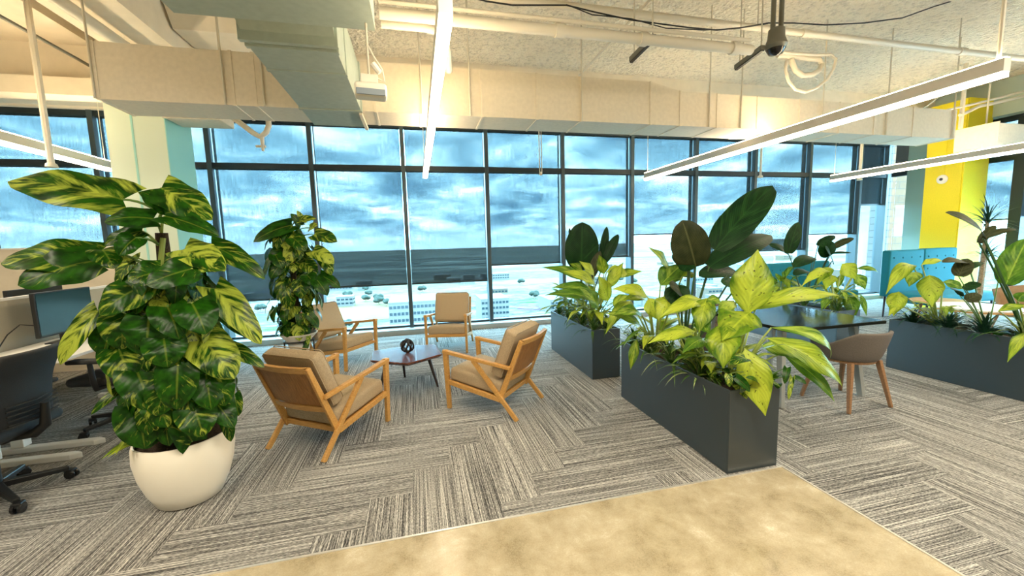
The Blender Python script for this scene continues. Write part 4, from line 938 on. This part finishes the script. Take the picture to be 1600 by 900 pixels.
planter(1.86, 2.24, 2.03, 3.40, PH, 'black trough planter nearest the viewer, at the corner of the concrete floor')
planter(1.80, 2.13, 3.92, 5.29, PH, 'blue-grey lit trough planter behind the nearest one, towards the windows')
planter(5.10, 5.46, 3.86, 5.28, PH, 'dark trough planter beyond the black meeting table')
planter(5.11, 5.48, 1.62, 3.31, PH, 'long black trough planter cut by the right picture edge')
# ================================================================== PLANTS
class Plant:
    def __init__(s, name, loc, label, cat, group=None):
        s.root = empty(name, loc, 0, label, cat, group); s.loc = V(loc); s.fol = {}; s.st = {}
    def f(s, m): return s.fol.setdefault(m, MB())
    def t(s, m): return s.st.setdefault(m, MB())
    def leaf(s, B, T, w_, shape, mat_key, **k):
        s.f(mat_key).leaf(V(B)-s.loc, V(T)-s.loc, w_, shape, **dict(k, hint=k.get('hint') or ((CAM-V(B)).normalized()*0.8+V((0,0,0.6)))))
    def petiole(s, A, B, r=0.006, m='stem', sag=0.0, up=None):
        A, B = V(A)-s.loc, V(B)-s.loc; d = (B-A)
        c = (A+B)/2 + (up if up is not None else V((0, 0, d.length*0.22))) 
        pts = [A*(1-t)**2+c*2*t*(1-t)+B*t*t for t in (0, .2, .4, .6, .8, 1)]
        s.t(m).tube(pts, [r*1.25, r*1.15, r*1.05, r, r*0.9, r*0.75], 7)
    def done(s):
        for k, (m, mb) in enumerate(s.fol.items()): mb.build('foliage', M[m], s.root)
        for m, mb in s.st.items(): mb.build('stems', M[m], s.root)
        return s.root
def pxw(px, Y): return px*Y/FPX*1.03

# ---------------------------------------------------------------- big pothos
PC = V((-1.44, 2.74, 0))
bp = Plant('potted_pothos', PC, 'huge variegated pothos on a moss pole in a white pot, at left', 'potted plant')
MB().lathe([(0.01, 0.0), (0.135, 0.0), (0.165, 0.012), (0.205, 0.10), (0.235, 0.20), (0.250, 0.30), (0.246, 0.38), (0.238, 0.405), (0.229, 0.405), (0.232, 0.36), (0.225, 0.33)], n=56).build('pot', M['ceramic'], bp.root, auto=60)
so_ = MB(); r4 = random.Random(5)
so_.lathe([(0.236*k/6+0.0005, 0.375+r4.uniform(-0.008, 0.008)) for k in range(6, -1, -1)], n=40); so_.build('soil', M['soil'], bp.root)
MB().tube([(0, 0.02, 0.35), (0.005, 0.02, 0.8), (-0.005, 0.02, 1.25), (0.0, 0.02, 1.62)], [0.05, 0.045, 0.04, 0.03], 14).build('moss_pole', M['moss'], bp.root)
for k in range(4):
    a = k*1.6+0.5
    bp.t('stemy').tube([V((0.055*math.cos(a+z*3), 0.02+0.055*math.sin(a+z*3), z)) for z in [0.38+0.11*i for i in range(12-k)]], 0.014, 8)
def axis_pt(z): return V((PC.x, PC.y+0.02, z))
big = [ # base px, tip px, width px, depth offsets (base, tip) from pot centre
 ((192,312),(12,284),66,(-.02,-.06)), ((240,342),(163,347),36,(-.10,-.16)), ((262,322),(221,300),34,(-.06,-.10)), ((252,294),(331,344),56,(-.05,-.08)),
 ((258,338),(342,369),36,(-.12,-.12)), ((222,361),(163,384),26,(-.08,-.1)), ((150,402),(1,412),54,(-.06,-.14)), ((146,408),(28,446),58,(-.10,-.20)),
 ((288,390),(352,424),48,(-.12,-.20)), ((330,384),(414,436),34,(-.02,-.08)), ((300,412),(352,420),50,(-.16,-.2)), ((252,424),(200,440),44,(-.22,-.28)),
 ((300,420),(228,445),48,(-.24,-.30)), ((226,446),(156,492),50,(-.18,-.26)), ((153,486),(94,570),26,(-.15,-.24)), ((233,497),(229,543),58,(-.24,-.30)), ((300,474),(322,522),54,(-.22,-.28)),
 ((336,452),(408,538),42,(-.08,-.16)), ((348,488),(393,530),30,(0,-.04)), ((318,532),(366,592),60,(-.16,-.22)), ((356,540),(413,574),24,(-.04,-.08)), ((186,546),(204,598),50,(-.22,-.28)),
 ((256,530),(262,574),52,(-.27,-.31)), ((214,580),(236,640),54,(-.25,-.31)), ((278,572),(276,640),52,(-.27,-.31)), ((342,586),(352,634),36,(-.18,-.22)), ((366,616),(373,650),18,(-.1,-.12)), ((217,636),(226,700),58,(-.22,-.27)),
 ((302,634),(318,682),52,(-.23,-.27)), ((336,628),(366,668),34,(-.16,-.20)), ((196,602),(142,648),14,(-.12,-.2)), ((350,640),(361,690),20,(-.1,-.14)), ((262,598),(244,650),44,(-.28,-.32)),
 ((176,512),(160,556),44,(-.16,-.2)), ((262,480),(280,530),50,(-.22,-.28)), ((196,490),(190,546),54,(-.18,-.24)), ((322,586),(330,640),46,(-.2,-.26)), ((160,390),(178,420),36,(-.1,-.16)), ((212,372),(186,400),30,(-.14,-.2)), ((240,610),(262,668),46,(-.26,-.3)), ((300,690),(268,640),40,(-.2,-.24))]
VIV = {0: .72, 3: .7, 6: .6, 8: .9, 14: .92, 13: .55, 17: .88, 19: .85, 20: .6, 23: .5, 28: .5}
for ib, ((bx, by), (tx, ty), wp_, (db, dt)) in enumerate(big):
    B = at(bx, by, PC.y+db); T = at(tx, ty, PC.y+dt)
    bp.leaf(B, T, pxw(wp_, PC.y+db)*0.98, 'heart', 'pothos', arch=rng.uniform(0.05, 0.14), fold=rng.uniform(0.05, 0.2), wave=0.06, nu=14, m=4, rnd=((VIV.get(ib, rng.uniform(0.1, 0.6))+rng.randrange(13))/13.7))
    zz = max(0.5, B.z-rng.uniform(0.05, 0.22)); A = axis_pt(zz)
    bp.petiole(A, B, 0.007, 'stemy' if rng.random() < .4 else 'stem')
for k in range(170):
    t = rng.random(); z = 0.46+1.05*t; rad = 0.17+0.09*math.sin(math.pi*min(1, t*1.15)); a = rng.uniform(0, 2*math.pi)
    if -1.35-0.6 < a-2*math.pi < 0 and False: continue
    o = V((math.cos(a), math.sin(a), 0)); B = PC + o*rad*rng.uniform(0.7, 1.08) + V((0, 0, z))
    ln = rng.uniform(0.11, 0.19)
    T = B + (o*rng.uniform(0.05, 0.45) + V((0, 0, -1)) + V((-o.y, o.x, 0))*rng.uniform(-0.5, 0.5)).normalized()*ln
    if T.z < 0.40 and (T-PC).to_2d().length < 0.28: T.z = 0.42+rng.random()*.04
    bp.leaf(B, T, ln*rng.uniform(0.72, 0.9), 'heart', 'pothos', hint=o+V((0, 0, 0.5)), arch=0.10, fold=0.12, wave=0.03, nu=8, m=2)
    bp.petiole(axis_pt(max(0.42, z-0.12)), B, 0.0045)
for (b0, t0, w0) in (((206,690),(158,718),7), ((210,694),(166,716),6), ((200,686),(180,712),6)):
    B = at(b0[0], b0[1], PC.y-0.12); T = at(t0[0], t0[1], PC.y-0.30)
    bp.leaf(B, T, pxw(w0, 2.5), 'lance', 'dieff', arch=0.12)
bp.done()

# ---------------------------------------------------------------- smaller pothos on a stand
SC_ = at(470, 560, 5.06); SC_.z = 0
sp_ = Plant('potted_pothos', SC_, 'smaller tall pothos in a white bowl on a black ring stand, by the windows', 'potted plant')
rz_ = at(470, 520, 5.06).z
MB().lathe([(0.01, rz_-0.27), (0.085, rz_-0.27), (0.115, rz_-0.14), (0.135, rz_-0.075), (0.195, rz_-0.012), (0.205, rz_), (0.195, rz_+0.004), (0.17, rz_-0.03), (0.12, rz_-0.06)], n=40).build('pot', M['ceramic2'], sp_.root, auto=60)
so_ = MB(); so_.lathe([(0.16, rz_-0.035), (0.08, rz_-0.02), (0.001, rz_-0.02)], n=24); so_.build('soil', M['soil'], sp_.root)
st = empty('plant_stand', SC_, 0, 'black metal ring stand with four legs holding the white bowl', 'plant stand')
MB().tube([(0.155*math.cos(2*math.pi*k/32), 0.155*math.sin(2*math.pi*k/32), rz_-0.085) for k in range(33)], 0.011, 8, caps=False).build('stand_ring', M['black'], st)
for k in range(4):
    a = k*math.pi/2+0.55; MB().tube([(0.158*math.cos(a), 0.158*math.sin(a), 0), (0.158*math.cos(a), 0.158*math.sin(a), rz_-0.085)], 0.009, 8).build('leg', M['black'], st)
for z_ in (0.10,):
    MB().tube([(0.155*math.cos(0.55), 0.155*math.sin(0.55), z_), (-0.155*math.cos(0.55), -0.155*math.sin(0.55), z_)], 0.006, 6).build('stand_brace', M['black'], st)
MB().tube([(0, 0, rz_-0.04), (0.0, 0, 1.2), (-0.01, 0, 1.72)], [0.035, 0.032, 0.022], 12).build('moss_pole', M['moss'], sp_.root)
sm = [((470,352),(454,334),14), ((474,348),(464,329),10), ((468,344),(494,342),14), ((484,356),(496,352),16), ((455,352),(396,378),26), ((492,366),(527,378),26), ((448,358),(432,378),22), ((458,372),(478,392),26), ((446,388),(420,412),24),
      ((462,382),(448,414),24), ((490,392),(522,412),26), ((476,410),(494,430),24), ((442,410),(422,436),22), ((500,430),(532,450),20), ((494,436),(512,462),22), ((480,430),(492,446),22), ((446,436),(432,462),18), ((458,478),(444,500),26), ((470,440),(470,466),24), ((504,402),(518,430),20), ((430,398),(441,420),20)]
for (bx, by), (tx, ty), wp_ in sm:
    Y = SC_.y+rng.uniform(-0.2, -0.08); B = at(bx, by, Y); T = at(tx, ty, Y-0.05)
    sp_.leaf(B, T, pxw(wp_, Y), 'heart', 'pothos', arch=0.10, fold=0.12, wave=0.03, nu=8)
    sp_.petiole(SC_+V((0, 0, max(rz_, B.z-0.1))), B, 0.006)
for k in range(120):
    t = rng.random(); z = rz_+0.10+1.18*t; rad = 0.13+0.12*math.sin(math.pi*(t*0.85+0.1)); a = rng.uniform(0, 2*math.pi)
    o = V((math.cos(a), math.sin(a), 0)); B = SC_ + o*rad*rng.uniform(0.5, 1.1) + V((0, 0, z)); ln = rng.uniform(0.12, 0.21)
    T = B + (o*rng.uniform(0.1, 0.6) + V((0, 0, -1)) + V((-o.y, o.x, 0))*rng.uniform(-0.4, 0.4)).normalized()*ln
    sp_.leaf(B, T, ln*rng.uniform(0.7, 0.9), 'heart', 'pothos', hint=o+V((0, 0, 0.6)), arch=0.1, fold=0.12, wave=0.03, nu=6, m=2)
    if k % 2: sp_.petiole(SC_+V((0, 0, max(rz_, z-0.1))), B, 0.004)
for k in range(46):      # short growth over the bowl rim
    a = rng.uniform(0, 2*math.pi); o = V((math.cos(a), math.sin(a), 0)); B = SC_+o*rng.uniform(0.06, 0.19)+V((0, 0, rz_+rng.uniform(0.02, 0.14))); ln = rng.uniform(0.07, 0.12)
    T = B+(o+V((0, 0, rng.uniform(-0.8, 0.5)))).normalized()*ln
    sp_.leaf(B, T, ln*0.62, 'heart', 'pothos', hint=V((0, 0, 1))+o*0.2, arch=0.12, fold=0.15, nu=6, m=2)
for k in range(7):
    B = SC_+V((0.14-0.02*k, -0.14, rz_-0.02-0.055*k)); T = B+V((rng.uniform(-.06, .06), -0.05, -0.09))
    if k < 5: sp_.leaf(B, T, 0.055, 'heart', 'pothos', arch=0.1, nu=6, m=2)
sp_.done()

# ---------------------------------------------------------------- plants in the planters
def clump(name, x, y, z, label, n, ln, wd, mt_, cat='plant', group=None, lean=1.0):
    """a tuft of narrow arching leaves"""
    p = Plant(name, (x, y, z), label, cat, group)
    for k in range(n):
        a = rng.uniform(0, 2*math.pi); o = V((math.cos(a), math.sin(a), 0)); l_ = ln*rng.uniform(0.6, 1.15); e = rng.uniform(0.15, 1.0)
        B = V((x, y, z))+o*0.02; T = B + o*l_*e*lean + V((0, 0, l_*(1-e*e*0.9)*0.8-0.02-0.06*(e > .8)))
        p.leaf(B, T, wd*rng.uniform(0.8, 1.2), 'lance', mt_, hint=V((0, 0, 1))+o*-0.3+V((0.01, 0, 0)), arch=0.16+0.1*e, fold=0.25, nu=7, m=1)
    return p.done()
def rand_dieff(p, c, n, h, spread, ln=(0.20, 0.34), mats=('dieff', 'dieff', 'dieffg'), wr=0.36):
    for k in range(n):
        a = rng.uniform(0, 2*math.pi); o = V((math.cos(a), math.sin(a), 0)); t = rng.random()
        B = c + o*spread*rng.uniform(0.15, 0.55) + V((0, 0, h*(0.35+0.6*t))); l_ = rng.uniform(*ln)
        T = B + (o*1.0 + V((0, 0, rng.uniform(-0.65, 0.75)*(0.4+t)-0.1))).normalized()*l_
        p.leaf(B, T, l_*rng.uniform(wr*0.85, wr*1.15), 'ellip', rng.choice(mats), hint=V((0, 0, 1))+o*0.25, arch=rng.uniform(0.08, 0.2), fold=0.16, wave=0.05, nu=9, m=2)
        p.petiole(c+o*0.02, B, 0.006, 'stemy')
def px_leaves(p, lst, c, mt_, shape='ellip', arch=(0.08, 0.16), stem='stemy', sr=0.007, fold=0.16, wave=0.085):
    for it in lst:
        (bx, by), Yb, (tx, ty), Yt, wp_ = it[:5]; m_ = it[5] if len(it) > 5 else mt_; ar = it[6] if len(it) > 6 else rng.uniform(*arch)
        B = at(bx, by, Yb); T = at(tx, ty, Yt)
        p.leaf(B, T, pxw(wp_, Yb)*1.22, shape, m_, arch=ar, fold=fold, wave=wave, nu=14, m=4)
        p.petiole(c, B, sr, stem, up=V((0, 0, 0.05))+(B-c)*0.05)
SZ = PH-0.05
# --- nearest planter
c = V((2.08, 2.24, SZ)); p = Plant('dieffenbachia', c, 'yellow-green speckled dieffenbachia spilling over the near corner of the nearest planter', 'plant', 'dieffenbachias in the planters')
px_leaves(p, [((1168,490),2.35,(1184,390),2.40,58,'dieff',.04), ((1172,488),2.25,(1128,532),2.10,58,'dieff',.05), ((1130,506),2.2,(1130,576),2.05,46,'dieff',.1), ((1166,484),2.4,(1312,462),2.35,30,'dieff',.10),
  ((1164,545),2.08,(1196,650),1.92,46,'dieff',.06), ((1198,528),2.12,(1316,604),1.98,38,'dieff',.14), ((1205,512),2.2,(1296,562),2.12,20,'dieffg',.28), ((1222,552),2.12,(1304,628),2.0,22,'dieffg',.12), ((1182,478),2.5,(1246,468),2.5,24,'dieffg',.08),
  ((1190,540),2.2,(1262,560),2.05,28,'dieffg',.1), ((1146,470),2.5,(1122,500),2.4,22,'dieffg',.1)], c, 'dieff')
rand_dieff(p, c, 16, 0.24, 0.22, (0.14, 0.24), wr=0.32); p.done()
c = V((2.05, 2.62, SZ)); p = Plant('dieffenbachia', c, 'dieffenbachia with narrow bright leaves in the middle of the nearest planter', 'plant', 'dieffenbachias in the planters')
px_leaves(p, [((1102,470),2.55,(1031,496),2.5,26,'dieff',.12), ((1104,466),2.5,(1092,520),2.4,32,'dieff',.1), ((1086,518),2.45,(1012,537),2.42,24,'dieff',.1), ((1103,468),2.5,(1128,474),2.4,18,'dieffg',.1), ((1048,462),2.8,(1028,500),2.75,30,'dieff',.06),
  ((1090,500),2.5,(1108,522),2.35,24,'dieffg',.08), ((1100,530),2.4,(1066,552),2.3,24,'dieffg',.12), ((1110,525),2.4,(1118,560),2.25,26,'dieffg',.1)], c, 'dieff')
rand_dieff(p, c, 20, 0.26, 0.24, (0.14, 0.26), wr=0.32); p.done()
c = V((2.03, 3.10, SZ)); p = Plant('dieffenbachia', c, 'dieffenbachia at the far end of the nearest planter, one twisted pale leaf rising highest', 'plant', 'dieffenbachias in the planters')
px_leaves(p, [((1046,420),3.1,(1013,386),3.0,18,'dieff',.05), ((1032,446),3.0,(1068,412),3.05,34,'dieffg',.06), ((1000,508),3.1,(944,490),3.1,18,'dieffg',.15), ((1012,464),3.1,(956,452),3.1,22,'dieff',.14), ((1002,490),3.1,(958,492),3.0,22,'dieffg',.12), ((1014,466),3.0,(1028,500),2.95,26,'dieff',.05),
  ((1066,432),2.9,(1086,428),2.9,16,'dieff',.1), ((1010,470),3.2,(972,470),3.1,18,'dieff',.15), ((985,470),3.3,(946,522),3.2,18,'dieff',.2), ((995,530),3.1,(985,578),3.05,14,'dieff',.06)], c, 'dieff')
rand_dieff(p, c, 22, 0.30, 0.26, (0.18, 0.28), wr=0.30); p.done()
c = V((2.02, 2.42, SZ)); p = Plant('dieffenbachia', c, 'low bushy young dieffenbachia tucked between the bigger ones in the nearest planter', 'plant', 'dieffenbachias in the planters')
rand_dieff(p, c, 20, 0.22, 0.22, (0.12, 0.2), ('dieffg', 'dieff', 'dieffg'), wr=0.36); p.done()
c = V((2.08, 2.78, SZ)); p = Plant('bird_of_paradise', c, 'bird of paradise with five big dark paddle leaves in the nearest planter', 'plant', 'bird of paradise plants')
px_leaves(p, [((1087,417),2.75,(1066,344),2.78,52,'bopb',.06), ((1117,390),2.8,(1207,290),2.85,52,'bop',.05), ((1108,417),2.72,(1206,368),2.80,40,'bop',.06), ((1150,424),2.8,(1092,432),2.7,32,'bop',.08), ((1078,420),2.85,(1050,398),2.9,20,'bopb',.06), ((1076,412),2.8,(1068,424),2.7,22,'bop',.05), ((1152,448),2.6,(1126,440),2.6,22,'bop',.1), ((1055,446),2.8,(1062,478),2.7,34,'bop',.08), ((1064,458),2.75,(1046,446),2.7,26,'bopb',.1)],
  c, 'bop', 'paddle', stem='stemd', sr=0.008, fold=0.10, wave=0.02); p.done()
c = V((2.16, 2.14, SZ)); p = Plant('pothos', c, 'small green pothos trailing over the near end of the nearest planter', 'plant', 'small pothos in the planters')
for k in range(60):
    a = rng.uniform(0, 2*math.pi); o = V((math.cos(a), math.sin(a), 0)); B = c+V((rng.uniform(-.24, .10), rng.uniform(-.13, .2), rng.uniform(0.04, 0.12))); l_ = rng.uniform(0.06, 0.11); T = B+(o+V((0, -0.3, rng.uniform(-.8, .2)))).normalized()*l_
    p.leaf(B, T, l_*0.75, 'heart', 'pothos', hint=V((0, 0, 1))+o*.4, arch=.1, nu=6, m=2)
for (bx, by, tx, ty, w_) in ((1230,575,1226,600,14), (1238,590,1232,625,10), (1243,590,1260,600,12), (1150,590,1172,612,20), (1165,560,1140,570,24), (1185,600,1165,590,16), (1138,585,1140,605,14)):
    B = at(bx, by, 1.98); T = at(tx, ty, 1.95); p.leaf(B, T, pxw(w_, 1.98), 'heart', 'pothos', nu=7, m=2); p.petiole(c+V((0, -0.05, 0.04)), B, 0.003, 'stem')
p.done()
for x, y, lb in ((1.95, 2.42, 'striped spider plant on the near left edge of the nearest planter'), (1.93, 2.72, 'striped spider plant midway along the nearest planter edge'), (1.93, 3.05, 'striped spider plant towards the far end of the nearest planter'), (1.95, 3.32, 'striped spider plant at the far left corner of the nearest planter')):
    clump('spider_plant', x, y, SZ, lb, 46, 0.30, 0.022, 'spider', group='spider plants in the planters')
# --- far planter
c = V((1.97, 4.25, SZ)); p = Plant('dieffenbachia', c, 'dense dieffenbachia at the near end of the blue-grey planter', 'plant', 'dieffenbachias in the planters')
px_leaves(p, [((944,428),4.3,(936,398),4.3,16,'dieff',.04), ((948,424),4.2,(983,432),4.1,22,'dieff',.12), ((952,434),4.2,(1005,424),4.1,14,'dieff',.08), ((930,444),4.2,(880,424),4.2,18,'dieff',.12), ((925,455),4.2,(862,450),4.2,16,'dieffg',.14), ((950,450),4.1,(974,410),4.1,18,'dieff',.06), ((930,470),4.1,(850,462),4.2,16,'dieffg',.16), ((950,470),4.1,(935,430),4.0,22,'dieff',.05), ((935,480),4.05,(905,450),4.0,22,'dieffg',.1), ((928,430),4.3,(905,408),4.3,14,'dieff',.08),
  ((918,440),4.4,(846,418),4.5,15,'dieffg',.14), ((958,478),4.0,(985,462),3.9,18,'dieff',.14), ((912,425),4.5,(890,412),4.5,14,'dieff',.1)], c, 'dieff')
rand_dieff(p, c, 34, 0.34, 0.27, (0.18, 0.32), wr=0.30); p.done()
c = V((1.95, 4.85, SZ)); p = Plant('dieffenbachia', c, 'green leafy dieffenbachia at the window end of the blue-grey planter', 'plant', 'dieffenbachias in the planters')
rand_dieff(p, c, 26, 0.36, 0.28, (0.22, 0.34), ('dieffg', 'dieffg', 'dieff')); p.done()
c = V((1.98, 4.55, SZ)); p = Plant('bird_of_paradise', c, 'dark oval paddle leaf plant rising from the blue-grey planter', 'plant', 'bird of paradise plants')
px_leaves(p, [((908,422),4.5,(910,347),4.5,44,'bop',.03), ((940,420),4.5,(948,354),4.5,12,'bop',.03), ((944,410),4.4,(966,366),4.4,14,'bop',.05), ((906,420),4.6,(889,356),4.7,8,'bop',.03), ((922,436),4.4,(938,392),4.4,14,'bopb',.05)], c, 'bop', 'paddle', stem='stemd', fold=0.1, wave=0.02); p.done()
for x, y, lb in ((1.86, 4.02, 'dark striped spider plant at the near corner of the blue-grey planter'), (1.87, 4.35, 'dark striped spider plant on the left edge of the blue-grey planter'), (1.86, 4.72, 'dark striped spider plant midway along the blue-grey planter'), (1.86, 5.10, 'dark striped spider plant at the window end of the blue-grey planter'), (2.04, 4.05, 'small spider plant hidden on the right side of the blue-grey planter')):
    clump('spider_plant', x, y, SZ, lb, 46, 0.29, 0.018, 'spider', group='spider plants in the planters')
# --- planter beyond the table
c = V((5.28, 4.05, SZ)); p = Plant('dieffenbachia', c, 'drooping yellow dieffenbachia at the near end of the planter beyond the table', 'plant', 'dieffenbachias in the planters')
px_leaves(p, [((1298,418),4.1,(1276,446),4.0,18,'dieff',.12), ((1316,412),4.1,(1336,436),4.0,26,'dieff',.1), ((1296,424),4.05,(1252,448),3.9,18,'dieff',.14), ((1325,460),4.0,(1336,496),3.85,22,'dieffg',.1), ((1336,428),4.1,(1352,452),4.0,18,'dieffg',.12), ((1338,420),4.1,(1372,426),4.0,10,'dieffg',.2), ((1345,460),4.0,(1354,494),3.9,8,'dieffg',.1), ((1300,430),4.1,(1290,452),4.0,20,'dieff',.1)], c, 'dieff')
rand_dieff(p, c, 30, 0.34, 0.3, (0.18, 0.30), wr=0.32); p.done()
c = V((5.28, 4.85, SZ)); p = Plant('dieffenbachia', c, 'green dieffenbachia at the far end of the planter beyond the table', 'plant', 'dieffenbachias in the planters')
rand_dieff(p, c, 36, 0.44, 0.3, (0.2, 0.34), ('dieffg', 'dieffg', 'dieff'), wr=0.32); p.done()
c = V((5.28, 4.45, SZ)); p = Plant('bird_of_paradise', c, 'bird of paradise with one upright leaf in the planter beyond the table', 'plant', 'bird of paradise plants')
px_leaves(p, [((1232,396),4.5,(1247,347),4.5,20,'bop',.04), ((1296,400),4.3,(1285,376),4.3,26,'bop',.05), ((1300,388),4.3,(1334,372),4.2,12,'bopb',.1), ((1278,384),4.4,(1305,368),4.4,14,'bop',.08), ((1232,396),4.6,(1200,382),4.6,14,'bop',.08), ((1270,402),4.4,(1240,418),4.3,22,'bop',.1), ((1300,408),4.3,(1290,388),4.2,26,'bop',.05), ((1296,396),4.3,(1330,395),4.2,5,'bop',.05), ((1262,424),4.3,(1240,430),4.2,16,'bop',.1)], c, 'bop', 'paddle', stem='stemd', fold=0.1, wave=0.02); p.done()
for x, y, lb in ((5.2, 3.95, 'small spider plant at the near end of the planter beyond the table'), (5.2, 4.4, 'small spider plant midway in the planter beyond the table')):
    clump('spider_plant', x, y, SZ, lb, 36, 0.27, 0.018, 'spider', group='spider plants in the planters')
# --- right planter
c = V((5.30, 2.98, SZ)); p = Plant('dieffenbachia', c, 'dieffenbachia with drooping blotched yellow leaves at the far end of the right hand planter', 'plant', 'dieffenbachias in the planters')
px_leaves(p, [((1426,414),3.0,(1384,460),2.85,24,'dieff',.16), ((1452,430),2.9,(1456,480),2.75,34,'dieff',.06), ((1432,425),3.0,(1420,448),2.9,22,'dieffg',.06), ((1474,440),2.95,(1506,452),2.85,18,'dieffg',.1), ((1404,456),3.05,(1396,494),2.95,26,'dieff',.06), ((1440,414),3.0,(1474,408),3.0,14,'dieff',.1), ((1406,478),3.0,(1388,494),2.9,14,'dieff',.1)], c, 'dieff')
rand_dieff(p, c, 18, 0.28, 0.25, (0.14, 0.24), ('dieffg', 'dieff')); p.done()
c = V((5.32, 2.62, SZ)); p = Plant('rubber_plant', c, 'plant with dark bronze curled leaves on thin stalks in the right hand planter', 'plant')
px_leaves(p, [((1514,416),2.65,(1472,410),2.6,20,'bopb',.1), ((1498,432),2.6,(1512,404),2.6,26,'bopb',.06), ((1514,420),2.6,(1536,410),2.6,12,'bop',.1), ((1506,452),2.6,(1532,442),2.55,16,'bop',.1), ((1510,470),2.5,(1532,460),2.45,20,'bopb',.1), ((1500,462),2.6,(1486,452),2.55,16,'bop',.1), ((1566,412),2.6,(1556,408),2.6,12,'bopb',.1)], c, 'bopb', 'paddle', stem='stem', sr=0.005, fold=0.1, wave=0.04); p.done()
c = V((5.32, 2.36, SZ)); p = Plant('bird_of_paradise', c, 'bird of paradise at the right picture edge with a big bright green hanging leaf', 'plant', 'bird of paradise plants')
px_leaves(p, [((1538,372),2.45,(1477,332),2.45,26,'bopb',.08), ((1536,372),2.45,(1588,358),2.4,14,'bopb',.08), ((1572,444),2.4,(1606,372),2.35,44,'dieffg',.06), ((1530,380),2.5,(1555,352),2.5,14,'bopb',.08)], c, 'bop', 'paddle', stem='stemd', sr=0.008, fold=0.14, wave=0.02)
px_leaves(p, [((1560,486),2.35,(1606,478),2.25,16,'dieff',.14), ((1604,520),2.3,(1574,566),2.1,20,'dieff',.06), ((1590,470),2.3,(1604,456),2.25,20,'dieffg',.1)], c, 'dieff'); p.done()
for x, y, lb in ((5.2, 3.15, 'dark spider plant at the far left end of the right hand planter'), (5.2, 2.85, 'dark spider plant second from the far end of the right hand planter'), (5.2, 2.58, 'green spider plant midway along the right hand planter'), (5.22, 2.33, 'green spider plant near the picture edge in the right hand planter')):
    clump('spider_plant', x, y, SZ, lb, 56, 0.34, 0.026, 'spider' if x == 5.22 else 'dracaena', group='spider plants in the planters')
c = V((5.3, 2.2, SZ)); p = Plant('pothos', c, 'low green pothos in the right hand planter at the picture edge', 'plant', 'small pothos in the planters')
for k in range(50):
    a = rng.uniform(0, 2*math.pi); o = V((math.cos(a), math.sin(a), 0)); B = c+V((rng.uniform(-.18, .15), rng.uniform(-.25, .3), rng.uniform(0.04, 0.16))); l_ = rng.uniform(0.07, 0.12); T = B+(o+V((0, 0, rng.uniform(-.6, .3)))).normalized()*l_
    p.leaf(B, T, l_*0.75, 'heart', 'pothos', hint=V((0, 0, 1))+o*.4, arch=.1, nu=6, m=2)
p.done()
# tall dracaena beyond
dq = at(1530, 430, 4.25)
dp = Plant('dracaena', V((dq.x, dq.y, 0)), 'tall spiky dracaena with a bare pale trunk, right of the yellow column', 'potted plant')
MB().lathe([(0.01, 0), (0.13, 0), (0.17, 0.30), (0.16, 0.32), (0.14, 0.28), (0.01, 0.28)], n=28).build('pot', M['ceramic'], dp.root, auto=60)
for (tx, ty, ns, ln) in ((1543, 345, 46, 0.42), (1540, 398, 40, 0.34)):
    tp = at(tx, ty, 4.25)-dp.loc
    MB().tube([(0, 0, 0.27), (tp.x*0.4+0.02, 0, tp.z*0.5), (tp.x, 0, tp.z)], [0.035, 0.03, 0.022], 10).build('trunk', M['bark'], dp.root)
    for k in range(ns):
        a = rng.uniform(0, 2*math.pi); e = rng.uniform(-0.5, 1.2); d = V((math.cos(a)*math.cos(e), math.sin(a)*math.cos(e), math.sin(e)))
        B = tp+dp.loc+V((0, 0, rng.uniform(-0.12, 0.04))); dp.leaf(B, B+d*ln*rng.uniform(0.75, 1.1), 0.026, 'strap', 'dracaena', hint=V((0.02, 0, 1))-d*0.2, arch=0.10, fold=0.2, nu=7, m=1)
dp.done()
